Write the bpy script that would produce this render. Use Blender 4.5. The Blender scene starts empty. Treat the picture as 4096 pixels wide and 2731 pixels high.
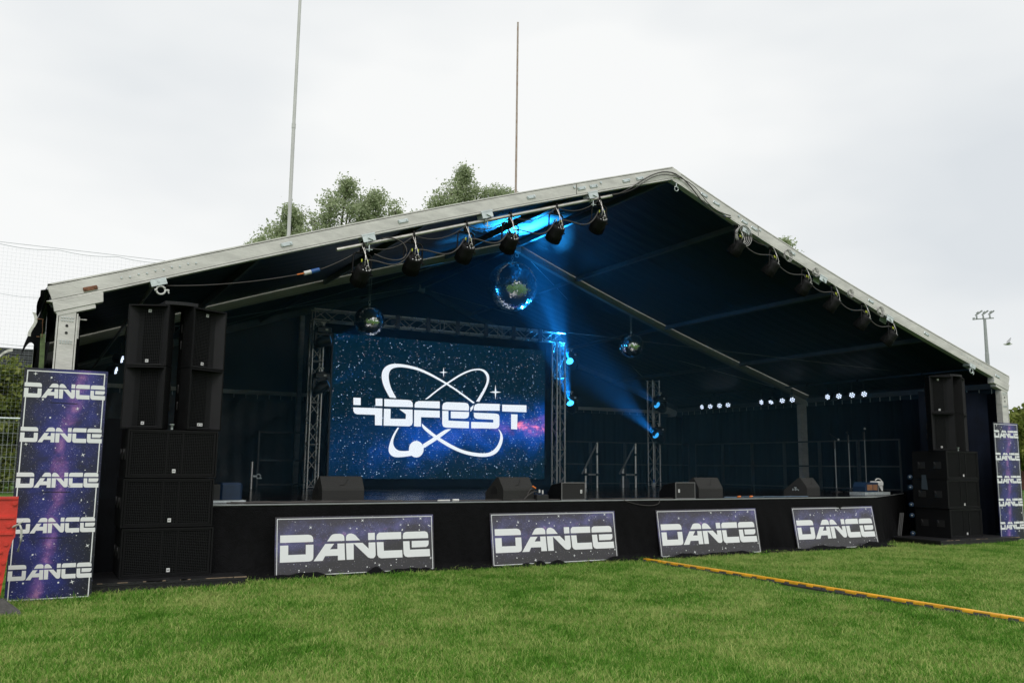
import bpy, math, random
import numpy as np
from mathutils import Vector, Matrix, Euler
PI = math.pi
rnd = random.Random(7)
scene = bpy.context.scene
COL = scene.collection

# ------------------------------------------------------------------ camera
cam_d = bpy.data.cameras.new('camera'); cam = bpy.data.objects.new('camera', cam_d); COL.objects.link(cam)
scene.camera = cam
cam_d.sensor_width = 36.0; cam_d.lens = 30.64; cam_d.clip_start = 0.1; cam_d.clip_end = 3000
def cam_matrix(yaw, pit, roll, loc):
    f = Vector((-math.sin(yaw)*math.cos(pit), math.cos(yaw)*math.cos(pit), math.sin(pit)))
    r = Vector((math.cos(yaw), math.sin(yaw), 0)); u = r.cross(f)
    r2 = math.cos(roll)*r + math.sin(roll)*u; u2 = -math.sin(roll)*r + math.cos(roll)*u
    m = Matrix((r2, u2, -f)).transposed().to_4x4(); m.translation = Vector(loc)
    return m
CAM = Vector((-10.0065, -12.0915, 1.5223))
cam.matrix_world = cam_matrix(-0.5042, 0.1418, 0.0099, CAM)

# ------------------------------------------------------------------ world: bright overcast sky
SUN_EL, SUN_ROT = math.radians(50), math.radians(200)
world = bpy.data.worlds.new('World'); scene.world = world; world.use_nodes = True
nt = world.node_tree; nt.nodes.clear()
out = nt.nodes.new('ShaderNodeOutputWorld'); bg = nt.nodes.new('ShaderNodeBackground')
sky = nt.nodes.new('ShaderNodeTexSky'); sky.sky_type = 'NISHITA'; sky.sun_disc = False
sky.sun_elevation = SUN_EL; sky.sun_rotation = SUN_ROT
sky.air_density = 1.0; sky.dust_density = 4.0; sky.ozone_density = 1.0
tc = nt.nodes.new('ShaderNodeTexCoord'); mp = nt.nodes.new('ShaderNodeMapping'); mp.inputs['Scale'].default_value = (1.0, 1.0, 2.6)
nz = nt.nodes.new('ShaderNodeTexNoise'); nz.inputs['Scale'].default_value = 1.5; nz.inputs['Detail'].default_value = 4; nz.inputs['Roughness'].default_value = 0.5
rp = nt.nodes.new('ShaderNodeValToRGB')
rp.color_ramp.elements[0].position = 0.34; rp.color_ramp.elements[0].color = (6.7, 7.05, 7.35, 1)
rp.color_ramp.elements[1].position = 0.60; rp.color_ramp.elements[1].color = (8.75, 8.85, 8.8, 1)
mx = nt.nodes.new('ShaderNodeMixRGB'); mx.inputs[0].default_value = 0.97
nt.links.new(tc.outputs['Generated'], mp.inputs['Vector']); nt.links.new(mp.outputs[0], nz.inputs['Vector'])
nt.links.new(nz.outputs['Fac'], rp.inputs[0]); nt.links.new(sky.outputs[0], mx.inputs[1]); nt.links.new(rp.outputs[0], mx.inputs[2])
nt.links.new(mx.outputs[0], bg.inputs['Color']); bg.inputs['Strength'].default_value = 0.10
nt.links.new(bg.outputs[0], out.inputs['Surface'])

sun_d = bpy.data.lights.new('sun', 'SUN'); sun_d.energy = 1.3; sun_d.angle = math.radians(25); sun_d.color = (1.0, 0.97, 0.93)
sun = bpy.data.objects.new('sun', sun_d); COL.objects.link(sun)
sun.rotation_euler = (PI/2 - SUN_EL, 0, math.radians(-20))
scene.view_settings.view_transform = 'Standard'
try: scene.view_settings.look = 'None'
except Exception: pass
scene.view_settings.exposure = 0.14; scene.view_settings.gamma = 1.0; scene.view_settings.use_curve_mapping = False
cy = scene.cycles
cy.use_denoising = True
try: cy.denoiser = 'OPENIMAGEDENOISE'
except Exception: pass
cy.max_bounces = 8; cy.diffuse_bounces = 3; cy.glossy_bounces = 4; cy.volume_bounces = 1; cy.transparent_max_bounces = 8
cy.sample_clamp_indirect = 4.0
cy.caustics_reflective = False; cy.caustics_refractive = False

# ------------------------------------------------------------------ mesh builder
class M:
    def __init__(s): s.v = []; s.f = []; s.sm = []; s.mi = []; s.cur = 0
    def add(s, vs, fs, smooth=False, T=None):
        b = len(s.v)
        for p in vs:
            s.v.append(tuple(T @ Vector(p)) if T is not None else tuple(p))
        for f in fs:
            s.f.append(tuple(b+i for i in f)); s.sm.append(smooth); s.mi.append(s.cur)
        return s
    def box(s, x0, x1, y0, y1, z0, z1, T=None):
        vs = [(x0,y0,z0),(x1,y0,z0),(x1,y1,z0),(x0,y1,z0),(x0,y0,z1),(x1,y0,z1),(x1,y1,z1),(x0,y1,z1)]
        return s.add(vs, [(0,3,2,1),(4,5,6,7),(0,1,5,4),(1,2,6,5),(2,3,7,6),(3,0,4,7)], False, T)
    def cbox(s, c, d, T=None):
        return s.box(c[0]-d[0]/2, c[0]+d[0]/2, c[1]-d[1]/2, c[1]+d[1]/2, c[2]-d[2]/2, c[2]+d[2]/2, T)
    def bbox(s, x0, x1, y0, y1, z0, z1, b=0.01, T=None):      # box with chamfered vertical and top edges
        P = [(x0+b,y0),(x1-b,y0),(x1,y0+b),(x1,y1-b),(x1-b,y1),(x0+b,y1),(x0,y1-b),(x0,y0+b)]
        Q = [(x0+b,y0+b),(x1-b,y0+b),(x1-b,y0+b),(x1-b,y1-b),(x1-b,y1-b),(x0+b,y1-b),(x0+b,y1-b),(x0+b,y0+b)]
        vs = [(p[0],p[1],z0) for p in P] + [(p[0],p[1],z1-b) for p in P] + [(q[0],q[1],z1) for q in Q]
        fs = [tuple(reversed(range(8)))]
        for k in range(8):
            j = (k+1) % 8
            fs += [(k,j,8+j,8+k), (8+k,8+j,16+j,16+k)]
        fs.append((16,18,20,22))
        return s.add(vs, fs, False, T)
    def tube(s, p, q, r, n=8, r2=None, caps=True, T=None):
        p = Vector(p); q = Vector(q); d = (q-p)
        if d.length < 1e-6: return s
        d.normalize(); a = d.orthogonal().normalized(); b = d.cross(a); r2 = r if r2 is None else r2
        vs = []
        for c, rr in ((p, r), (q, r2)):
            for k in range(n):
                t = 2*PI*k/n; vs.append(c + a*math.cos(t)*rr + b*math.sin(t)*rr)
        s.add(vs, [(k,(k+1)%n,n+(k+1)%n,n+k) for k in range(n)], True, T)
        if caps: s.add(vs, [tuple(reversed(range(n))), tuple(range(n,2*n))], False, T)
        return s
    def path(s, pts, r, n=6, T=None):
        pts = [Vector(p) for p in pts]; rings = []; vs = []
        up = Vector((0,0,1))
        for i, p in enumerate(pts):
            d = (pts[min(i+1,len(pts)-1)] - pts[max(i-1,0)]).normalized()
            a = d.cross(up)
            if a.length < 0.1: a = d.cross(Vector((1,0,0)))
            a.normalize(); b = d.cross(a)
            for k in range(n):
                t = 2*PI*k/n; vs.append(p + a*math.cos(t)*r + b*math.sin(t)*r)
        fs = []
        for i in range(len(pts)-1):
            for k in range(n):
                fs.append((i*n+k, i*n+(k+1)%n, (i+1)*n+(k+1)%n, (i+1)*n+k))
        fs.append(tuple(reversed(range(n)))); fs.append(tuple((len(pts)-1)*n+k for k in range(n)))
        return s.add(vs, fs, True, T)
    def prism(s, poly, y0, y1, T=None):       # polygon in XZ, extruded along Y
        n = len(poly); vs = [(p[0], y0, p[1]) for p in poly] + [(p[0], y1, p[1]) for p in poly]
        fs = [tuple(range(n)), tuple(reversed(range(n, 2*n)))] + [(k, n+k, n+(k+1)%n, (k+1)%n) for k in range(n)]
        return s.add(vs, fs, False, T)
    def lathe(s, prof, n=20, T=None, caps=True, smooth=True):      # (r,z) profile round Z
        vs = []
        for r, z in prof:
            for k in range(n): t = 2*PI*k/n; vs.append((r*math.cos(t), r*math.sin(t), z))
        fs = []
        for i in range(len(prof)-1):
            for k in range(n): fs.append((i*n+k, i*n+(k+1)%n, (i+1)*n+(k+1)%n, (i+1)*n+k))
        s.add(vs, fs, smooth, T)
        if caps: s.add(vs, [tuple(reversed(range(n))), tuple(range((len(prof)-1)*n, len(prof)*n))], False, T)
        return s
    def ball(s, c, r, n=12, T=None):
        c = Vector(c)
        return s.lathe([(r*math.sin(PI*i/n)+1e-5, -r*math.cos(PI*i/n)) for i in range(n+1)], n*2, (T or Matrix()) @ Matrix.Translation(c), caps=False)
    def grid(s, fn, nu, nv, T=None, smooth=True):
        vs = [fn(i/nu, j/nv) for j in range(nv+1) for i in range(nu+1)]
        fs = [(j*(nu+1)+i, j*(nu+1)+i+1, (j+1)*(nu+1)+i+1, (j+1)*(nu+1)+i) for j in range(nv) for i in range(nu)]
        return s.add(vs, fs, smooth, T)
    def mesh(s, name, mats):
        me = bpy.data.meshes.new(name); me.from_pydata(s.v, [], s.f)
        me.polygons.foreach_set('use_smooth', s.sm)
        mats = mats if isinstance(mats, (list, tuple)) else [mats]
        for m in mats: me.materials.append(m)
        if len(mats) > 1: me.polygons.foreach_set('material_index', s.mi)
        me.update(); return me

def obj(name, m, mat, parent=None, loc=None, rot=None, kind=None, label=None):
    me = m.mesh(name, mat) if isinstance(m, M) else m
    o = bpy.data.objects.new(name, me); COL.objects.link(o)
    if parent is not None: o.parent = parent
    if loc is not None: o.location = loc
    if rot is not None: o.rotation_euler = rot
    if kind: o['kind'] = kind
    if label: o['label'] = label
    return o
def tag(o, label, cat, group=None, kind=None):
    o['label'] = label; o['category'] = cat
    if group: o['group'] = group
    if kind: o['kind'] = kind
    return o
def thing(name, label, cat, loc=(0,0,0), rot=(0,0,0), group=None):
    o = bpy.data.objects.new(name, None); COL.objects.link(o); o.empty_display_size = 0.1
    o.location = loc; o.rotation_euler = rot
    return tag(o, label, cat, group)
def kids(o): return [c for c in ALLKIDS.get(o.name, [])]
def copy_tree(src, loc, rot, label, group=None):
    pairs = {}
    stack = [(src, None)]
    ch = {}
    for o in COL.objects:
        if o.parent is not None: ch.setdefault(o.parent.name, []).append(o)
    root = None
    while stack:
        o, par = stack.pop()
        c = o.copy(); COL.objects.link(c)
        if par is None:
            root = c; c.location = loc; c.rotation_euler = rot; c['label'] = label
            if group: c['group'] = group
        else: c.parent = par
        for k in ch.get(o.name, []): stack.append((k, c))
    return root
def RZ(a): return Matrix.Rotation(a, 4, 'Z')
def RX(a): return Matrix.Rotation(a, 4, 'X')
def RY(a): return Matrix.Rotation(a, 4, 'Y')
def TR(x, y, z): return Matrix.Translation((x, y, z))
def bez(p0, p1, p2, p3, n=14):
    o = []
    for i in range(n+1):
        t = i/n; o.append(tuple((1-t)**3*a + 3*(1-t)**2*t*b + 3*(1-t)*t*t*c + t**3*d for a, b, c, d in zip(p0, p1, p2, p3)))
    return o
def sag(p, q, s, n=12, side=(0,0,0)):
    return [tuple(p[k]+(q[k]-p[k])*i/n + (4*(i/n)*(1-i/n))*((-s if k == 2 else 0)+side[k]) for k in range(3)) for i in range(n+1)]

# ------------------------------------------------------------------ materials
def mat(name, col, rough=0.6, metal=0.0, var=0.0, vscale=8.0, bump=0.0, bscale=60.0, emit=None, estr=0.0, spec=0.5, col2=None, sheen=0.0, stretch=(1,1,1)):
    m = bpy.data.materials.new(name); m.use_nodes = True; n = m.node_tree.nodes; l = m.node_tree.links
    b = n['Principled BSDF']
    b.inputs['Base Color'].default_value = (*col, 1); b.inputs['Roughness'].default_value = rough; b.inputs['Metallic'].default_value = metal
    b.inputs['Specular IOR Level'].default_value = spec
    if sheen: b.inputs['Sheen Weight'].default_value = sheen
    tcn = n.new('ShaderNodeTexCoord'); mpn = n.new('ShaderNodeMapping'); mpn.inputs['Scale'].default_value = stretch
    l.new(tcn.outputs['Object'], mpn.inputs['Vector'])
    if var > 0 or col2 is not None:
        t = n.new('ShaderNodeTexNoise'); t.inputs['Scale'].default_value = vscale; t.inputs['Detail'].default_value = 5; t.inputs['Roughness'].default_value = 0.6
        l.new(mpn.outputs[0], t.inputs['Vector'])
        r = n.new('ShaderNodeValToRGB'); r.color_ramp.elements[0].position = 0.32; r.color_ramp.elements[1].position = 0.68
        c2 = col2 if col2 is not None else tuple(min(1, c*(1+var)) for c in col)
        c1 = col if col2 is not None else tuple(c*(1-var) for c in col)
        r.color_ramp.elements[0].color = (*c1, 1); r.color_ramp.elements[1].color = (*c2, 1)
        l.new(t.outputs['Fac'], r.inputs[0]); l.new(r.outputs[0], b.inputs['Base Color'])
        rr = n.new('ShaderNodeMapRange'); rr.inputs[3].default_value = max(0.02, rough-0.12); rr.inputs[4].default_value = min(1, rough+0.12)
        l.new(t.outputs['Fac'], rr.inputs[0]); l.new(rr.outputs[0], b.inputs['Roughness'])
    if bump > 0:
        t2 = n.new('ShaderNodeTexNoise'); t2.inputs['Scale'].default_value = bscale; t2.inputs['Detail'].default_value = 4
        l.new(mpn.outputs[0], t2.inputs['Vector'])
        bp = n.new('ShaderNodeBump'); bp.inputs['Strength'].default_value = bump; bp.inputs['Distance'].default_value = 0.02
        l.new(t2.outputs['Fac'], bp.inputs['Height']); l.new(bp.outputs[0], b.inputs['Normal'])
    if emit is not None:
        b.inputs['Emission Color'].default_value = (*emit, 1); b.inputs['Emission Strength'].default_value = estr
    return m
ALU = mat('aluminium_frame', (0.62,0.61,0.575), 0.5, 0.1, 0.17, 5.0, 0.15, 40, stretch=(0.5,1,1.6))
ALUD = mat('rubber_seam', (0.05,0.045,0.04), 0.8)
GALV = mat('galvanised_steel', (0.62,0.68,0.68), 0.38, 0.55, 0.15, 12)
TUBE = mat('aluminium_tube', (0.62,0.60,0.56), 0.34, 0.75, 0.15, 10)
TRUSS = mat('truss_aluminium', (0.40,0.39,0.37), 0.3, 0.85, 0.15, 12)
MEMB = mat('blackout_membrane', (0.014,0.030,0.042), 0.45, 0, 0.3, 1.5, 0.6, 4.0, spec=0.5, stretch=(0.3,3,1))
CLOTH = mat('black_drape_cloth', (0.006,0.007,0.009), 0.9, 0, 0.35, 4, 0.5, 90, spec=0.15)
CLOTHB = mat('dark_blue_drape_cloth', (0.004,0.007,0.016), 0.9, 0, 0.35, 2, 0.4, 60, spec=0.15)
SKIRT = mat('black_molton', (0.0045,0.0045,0.0052), 0.85, 0, 0.4, 12, 0.8, 60, spec=0.13)
PVCB = mat('black_pvc', (0.02,0.02,0.024), 0.38, 0, 0.2, 4, 0.3, 12)
BLK = mat('black_paint', (0.009,0.009,0.010), 0.45, 0, 0.3, 14, 0.15, 80)
BLKM = mat('black_matt_plastic', (0.0055,0.0055,0.006), 0.6, 0, 0.3, 20, 0.25, 300, spec=0.25)
SPK = mat('speaker_paint', (0.0035,0.0037,0.0042), 0.6, 0, 0.25, 9, 0.35, 350, spec=0.2)
SPKL = mat('speaker_horn_paint', (0.018,0.018,0.020), 0.6, 0, 0.15, 6, 0.35, 350, spec=0.25)
GRI = mat('grille_wire', (0.016,0.017,0.018), 0.6, 0.0, 0.2, 30, spec=0.25)
FOAM = mat('grille_foam', (0.0015,0.0015,0.0015), 0.95, spec=0.05)
WEDGE = mat('wedge_paint', (0.017,0.0165,0.015), 0.65, 0, 0.2, 14, 0.5, 350)
WHT = mat('white_badge', (0.75,0.75,0.75), 0.5)
INK = mat('black_ink', (0.01,0.01,0.01), 0.6)
DECK = mat('glossy_black_deck', (0.010,0.010,0.011), 0.16, 0, 0.4, 2.5, 0.05, 20, spec=0.6)
PLY = mat('black_painted_ply', (0.008,0.008,0.009), 0.5, 0, 0.4, 9, 0.3, 60)
RAW = mat('scuffed_timber_edge', (0.22,0.16,0.11), 0.8, 0, 0.3, 20)
CABLE = mat('black_rubber_cable', (0.05,0.045,0.042), 0.55)
CABLEG = mat('grey_cable', (0.38,0.37,0.36), 0.5)
STEELW = mat('steel_safety_wire', (0.62,0.6,0.57), 0.35, 0.6)
YEL = mat('yellow_plastic', (0.78,0.40,0.02), 0.45, 0, 0.18, 9, 0.2, 60)
YTAPE = mat('yellow_tape', (0.55,0.60,0.05), 0.5)
ORG = mat('orange_plastic', (0.75,0.20,0.04), 0.5)
REDP = mat('red_plastic', (0.62,0.045,0.03), 0.42, 0, 0.12, 6, 0.15, 60)
RUB = mat('grey_rubber', (0.085,0.08,0.078), 0.8, 0, 0.25, 14, 0.4, 60)
STRAP = mat('dirty_white_strap', (0.55,0.55,0.50), 0.8, 0, 0.25, 30)
STRAPG = mat('faded_green_strap', (0.09,0.13,0.05), 0.8, 0, 0.4, 20)
RUST = mat('rusty_plate', (0.20,0.09,0.05), 0.75, 0.2, 0.4, 40)
BLUEP = mat('blue_plastic', (0.02,0.09,0.30), 0.4)
NAVY = mat('navy_machine_paint', (0.006,0.022,0.055), 0.45, 0, 0.2, 12)
WPL = mat('white_plastic', (0.62,0.62,0.60), 0.45, 0, 0.1, 9)
POSTW = mat('weathered_white_post', (0.60,0.60,0.58), 0.55, 0, 0.10, 6, stretch=(1,1,0.3))
RUSTP = mat('rust_streaked_post', (0.50,0.46,0.42), 0.6, 0, 0, 9, col2=(0.30,0.17,0.10), stretch=(4,4,0.5))
GALVD = mat('dull_mast_steel', (0.34,0.36,0.36), 0.55, 0.3, 0.15, 4)
BROWN = mat('brown_steel', (0.25,0.12,0.06), 0.6, 0, 0.2, 10)
BRICK = mat('red_brick', (0.26,0.10,0.07), 0.85, 0, 0.25, 9, 0.4, 30)
SLATE = mat('dark_slate_cladding', (0.055,0.06,0.066), 0.6, 0, 0.2, 5)
MIRR = mat('mirror_glass', (0.86,0.88,0.88), 0.10, 1.0)
NETM = mat('net_twine', (0.36,0.40,0.42), 0.8)
PURL = mat('shade_toned_purlin', (0.13,0.145,0.155), 0.5, 0.3, 0.15, 4)  # purlin and rear arch tone, darkened to stand in for shade under the roof
ALUI = mat('shade_toned_arch_aluminium', (0.25,0.25,0.215), 0.5, 0.1, 0.15, 3.0, stretch=(0.4,1,1))  # darker copy of the frame aluminium; interior shade is put into the colour
BARK = mat('bark', (0.10,0.085,0.065), 0.9, 0, 0.3, 12, 0.5, 30)
GLASSL = mat('lamp_lens_off', (0.05,0.06,0.07), 0.08, 0, spec=0.8)
BLUELT = mat('lit_blue_lens_side', (0.02,0.1,0.2), 0.2, emit=(0.04,0.40,0.9), estr=1.1)
RIMB = mat('dark_blue_wheel', (0.004,0.025,0.06), 0.6)
BLUEL = mat('lit_blue_lens', (0.02,0.1,0.2), 0.2, emit=(0.04,0.46,1.0), estr=4.0)
BLUELD = mat('dim_blue_lens', (0.02,0.08,0.16), 0.15, emit=(0.02,0.16,0.42), estr=0.3)
LEDW = mat('lit_white_led', (0.8,0.85,1.0), 0.3, emit=(0.70,0.82,1.0), estr=1.5)
WLIT = mat('print_white', (0.80,0.82,0.82), 0.42, 0, 0.02, 20)

# ------------------------------------------------------------------ ground
def ground_mat():
    m = bpy.data.materials.new('mown_grass_ground'); m.use_nodes = True; n = m.node_tree.nodes; l = m.node_tree.links; b = n['Principled BSDF']
    g = n.new('ShaderNodeNewGeometry')
    t = n.new('ShaderNodeTexNoise'); t.inputs['Scale'].default_value = 1.3; t.inputs['Detail'].default_value = 8; t.inputs['Roughness'].default_value = 0.7
    l.new(g.outputs['Position'], t.inputs['Vector'])
    r = n.new('ShaderNodeValToRGB'); r.color_ramp.elements[0].position = 0.3; r.color_ramp.elements[1].position = 0.72
    r.color_ramp.elements[0].color = (0.035,0.095,0.008,1); r.color_ramp.elements[1].color = (0.12,0.23,0.03,1)
    l.new(t.outputs['Fac'], r.inputs[0])
    w = n.new('ShaderNodeTexWave'); w.bands_direction = 'Y'; w.inputs['Scale'].default_value = 0.07; w.inputs['Distortion'].default_value = 0.6
    l.new(g.outputs['Position'], w.inputs['Vector'])
    mxn = n.new('ShaderNodeMixRGB'); mxn.blend_type = 'MULTIPLY'; mxn.inputs[0].default_value = 0.35
    l.new(r.outputs[0], mxn.inputs[1]); l.new(w.outputs['Color'], mxn.inputs[2]); l.new(mxn.outputs[0], b.inputs['Base Color'])
    b.inputs['Roughness'].default_value = 0.9; b.inputs['Specular IOR Level'].default_value = 0.2
    return m
gm = M(); R = 900
gm.grid(lambda u, v: ((u-0.5)*2*R, (v-0.5)*2*R, 0), 8, 8, smooth=False)
g_o = obj('ground', gm, ground_mat(), kind='structure')

# ------------------------------------------------------------------ grass (one stuff object, instanced tufts)
def blade_mat():
    m = bpy.data.materials.new('grass_blades'); m.use_nodes = True; n = m.node_tree.nodes; l = m.node_tree.links; b = n['Principled BSDF']
    g = n.new('ShaderNodeNewGeometry')
    def noise(scale, det):
        t = n.new('ShaderNodeTexNoise'); t.inputs['Scale'].default_value = scale; t.inputs['Detail'].default_value = det; t.inputs['Roughness'].default_value = 0.65
        l.new(g.outputs['Position'], t.inputs['Vector']); return t
    big = noise(1.4, 6); fine = noise(7.0, 3)
    ad = n.new('ShaderNodeMath'); ad.operation = 'MULTIPLY_ADD'; ad.inputs[1].default_value = 0.45
    l.new(g.outputs['Random Per Island'], ad.inputs[0])
    ml = n.new('ShaderNodeMath'); ml.operation = 'MULTIPLY'; ml.inputs[1].default_value = 0.95; l.new(big.outputs['Fac'], ml.inputs[0])
    l.new(ml.outputs[0], ad.inputs[2])
    huge = noise(0.30, 3); hm = n.new('ShaderNodeMath'); hm.operation = 'MULTIPLY_ADD'; hm.inputs[1].default_value = 0.6; hm.inputs[2].default_value = -0.29; l.new(huge.outputs['Fac'], hm.inputs[0])
    had = n.new('ShaderNodeMath'); had.operation = 'ADD'; l.new(hm.outputs[0], had.inputs[0]); l.new(ad.outputs[0], had.inputs[1]); ad = had
    ad2 = n.new('ShaderNodeMath'); ad2.operation = 'MULTIPLY_ADD'; ad2.inputs[1].default_value = 0.35
    l.new(fine.outputs['Fac'], ad2.inputs[0]); l.new(ad.outputs[0], ad2.inputs[2])
    r = n.new('ShaderNodeValToRGB'); e = r.color_ramp.elements
    e[0].position = 0.42; e[0].color = (0.030,0.098,0.008,1)
    e[1].position = 1.12; e[1].color = (0.40,0.47,0.15,1)
    x = e.new(0.66); x.color = (0.074,0.222,0.016,1); x = e.new(0.86); x.color = (0.160,0.348,0.046,1)
    l.new(ad2.outputs[0], r.inputs[0])
    dry = noise(2.6, 4); dr = n.new('ShaderNodeMapRange'); dr.inputs[1].default_value = 0.60; dr.inputs[2].default_value = 0.74; l.new(dry.outputs['Fac'], dr.inputs[0])
    dm = n.new('ShaderNodeMath'); dm.operation = 'MULTIPLY'; l.new(dr.outputs[0], dm.inputs[0]); l.new(g.outputs['Random Per Island'], dm.inputs[1])
    mxd = n.new('ShaderNodeMixRGB'); mxd.inputs[2].default_value = (0.33,0.27,0.13,1); l.new(dm.outputs[0], mxd.inputs[0]); l.new(r.outputs[0], mxd.inputs[1])
    r = mxd
    l.new(r.outputs[0], b.inputs['Base Color'])
    b.inputs['Roughness'].default_value = 0.6; b.inputs['Specular IOR Level'].default_value = 0.12
    tr = n.new('ShaderNodeBsdfTranslucent'); l.new(r.outputs[0], tr.inputs['Color'])
    mxs = n.new('ShaderNodeMixShader'); mxs.inputs[0].default_value = 0.3
    l.new(b.outputs[0], mxs.inputs[1]); l.new(tr.outputs[0], mxs.inputs[2]); l.new(mxs.outputs[0], n['Material Output'].inputs['Surface'])
    return m
BLADE = blade_mat()
def tuft(seed, nb, rad):
    rs = np.random.RandomState(seed); V = []; F = []
    for i in range(nb):
        a = rs.rand()*2*PI; d = math.sqrt(rs.rand())*rad; x, y = d*math.cos(a), d*math.sin(a)
        h = 0.020 + 0.022*rs.rand()**1.3 + (0.022 if rs.rand() < 0.05 else 0); w = 0.0016 + 0.0016*rs.rand(); t = rs.rand()*2*PI
        lean = (0.25 + 0.9*rs.rand())*h; la = rs.rand()*2*PI; lx, ly = math.cos(la)*lean, math.sin(la)*lean
        wx, wy = math.cos(t)*w, math.sin(t)*w; b = len(V)
        V += [(x-wx,y-wy,0),(x+wx,y+wy,0),(x+lx*.35+wx*.8,y+ly*.35+wy*.8,h*.6),(x+lx*.35-wx*.8,y+ly*.35-wy*.8,h*.6),(x+lx,y+ly,h*0.95)]
        F += [(b,b+1,b+2,b+3),(b+3,b+2,b+4)]
    me = bpy.data.meshes.new('grass_tuft'); me.from_pydata(V, [], F); me.materials.append(BLADE)
    me.polygons.foreach_set('use_smooth', [True]*len(F)); return me
tufts = bpy.data.collections.new('grass_tufts')
for k in range(3):
    tufts.objects.link(bpy.data.objects.new('grass_tuft', tuft(k, 780, 0.42)))
rs = np.random.RandomState(3); pts = []
yaw = 0.5042; fw = (math.sin(yaw), math.cos(yaw)); rt = (math.cos(yaw), -math.sin(yaw))
def hsh(x, y): return 0.5 + 0.5*math.sin(1.7*x+2.3*math.sin(0.9*y))*math.cos(1.3*y+1.9*math.sin(0.8*x))
st = 0.33
for ix in range(-60, 110):
    for iy in range(-40, 60):
        x = ix*st + (rs.rand()-.5)*st; y = iy*st + (rs.rand()-.5)*st
        x += 0; dx, dy = x-CAM.x, y-CAM.y; dpt = dx*fw[0]+dy*fw[1]; lat = dx*rt[0]+dy*rt[1]
        if dpt < 3.6 or abs(lat) > 0.66*dpt+1.2: continue
        if y > -0.12 and -9.9 < x < 10.3:
            if not (y < 0.9 and -9.2 < x < 10 and (x > 5.6)): continue
            if x < 9 or y > 0: continue
        if -9.9 < x < -7.7 and y > -0.75: continue
        if 6.2 < x < 8.3 and y > -0.62: continue
        if y > 13: continue
        if abs(x+1.05) < 0.40 and y < -0.1 and rs.rand() < 0.5: continue
        pts.append((x, y, 0.0))
gme = bpy.data.meshes.new('grass'); gme.from_pydata(pts, [], [])
att = gme.attributes.new('sc', 'FLOAT', 'POINT'); att.data.foreach_set('value', [(0.70+0.55*hsh(p[0], p[1])*0.8+0.35*rs.rand())*(1.55 if (p[1] > -1.3 and p[0] < -7.2) else (1.3 if p[1] > -0.55 else 1.0)) for p in pts])
grass = bpy.data.objects.new('grass', gme); COL.objects.link(grass); tag(grass, 'short green grass of the field in front of the stage', 'grass', kind='stuff')
ng = bpy.data.node_groups.new('scatter', 'GeometryNodeTree')
ng.interface.new_socket('Geometry', in_out='INPUT', socket_type='NodeSocketGeometry'); ng.interface.new_socket('Geometry', in_out='OUTPUT', socket_type='NodeSocketGeometry')
gi = ng.nodes.new('NodeGroupInput'); go = ng.nodes.new('NodeGroupOutput'); ip = ng.nodes.new('GeometryNodeInstanceOnPoints'); ci = ng.nodes.new('GeometryNodeCollectionInfo')
ci.inputs['Collection'].default_value = tufts; ci.inputs['Separate Children'].default_value = True
ip.inputs['Pick Instance'].default_value = True
rv = ng.nodes.new('FunctionNodeRandomValue'); rv.data_type = 'FLOAT_VECTOR'; rv.inputs['Min'].default_value = (0,0,0); rv.inputs['Max'].default_value = (0,0,6.283)
na = ng.nodes.new('GeometryNodeInputNamedAttribute'); na.data_type = 'FLOAT'; na.inputs['Name'].default_value = 'sc'
ng.links.new(gi.outputs[0], ip.inputs['Points']); ng.links.new(ci.outputs[0], ip.inputs['Instance'])
ng.links.new(rv.outputs[0], ip.inputs['Rotation']); ng.links.new(na.outputs[0], ip.inputs['Scale']); ng.links.new(ip.outputs[0], go.inputs[0])
md = grass.modifiers.new('scatter', 'NODES'); md.node_group = ng

# ------------------------------------------------------------------ the marquee
W2, HE, HR, SL = 9.93, 3.704, 7.0, 0.3319
ANG = math.atan(SL)
def ztop(x):       # roof line; the long aluminium arches flex a little
    a = min(abs(x), W2)
    return HR - SL*a + (0.06*math.sin(PI*min(1.0, a/9.2)) if x < 0 else -0.135*math.sin(PI*(a/W2)**0.8))
mq = thing('marquee', 'large open fronted frame tent with pale aluminium arches over the stage', 'marquee')
def rafter_poly(side, z0, z1, x0=0.0, x1=W2):      # band between offsets z0..z1 below the roof line
    s = side; n = 24
    xs_ = [x0+(x1-x0)*k/n for k in range(n+1)]
    up = [(s*a, ztop(s*a)-z0) for a in xs_]; dn = [(s*a, ztop(s*a)-z1) for a in xs_]; dn[-1] = (s*(x1-0.06), ztop(s*(x1-0.06))-z1)
    return up + dn[::-1]
def band(m, poly, y0, y1):     # strip of quads between the upper and lower edge
    h = len(poly)//2; n = len(poly)
    vs = [(p[0], y0, p[1]) for p in poly]+[(p[0], y1, p[1]) for p in poly]; fs = []
    for k in range(h-1):
        a, b, c, d = k, k+1, n-2-k, n-1-k
        fs += [(a,b,c,d), (n+d,n+c,n+b,n+a), (a,n+a,n+b,b), (d,c,n+c,n+d)]
    fs += [(0,n-1,2*n-1,n), (h-1,n+h-1,n+h,h)]
    m.add(vs, fs)
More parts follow.
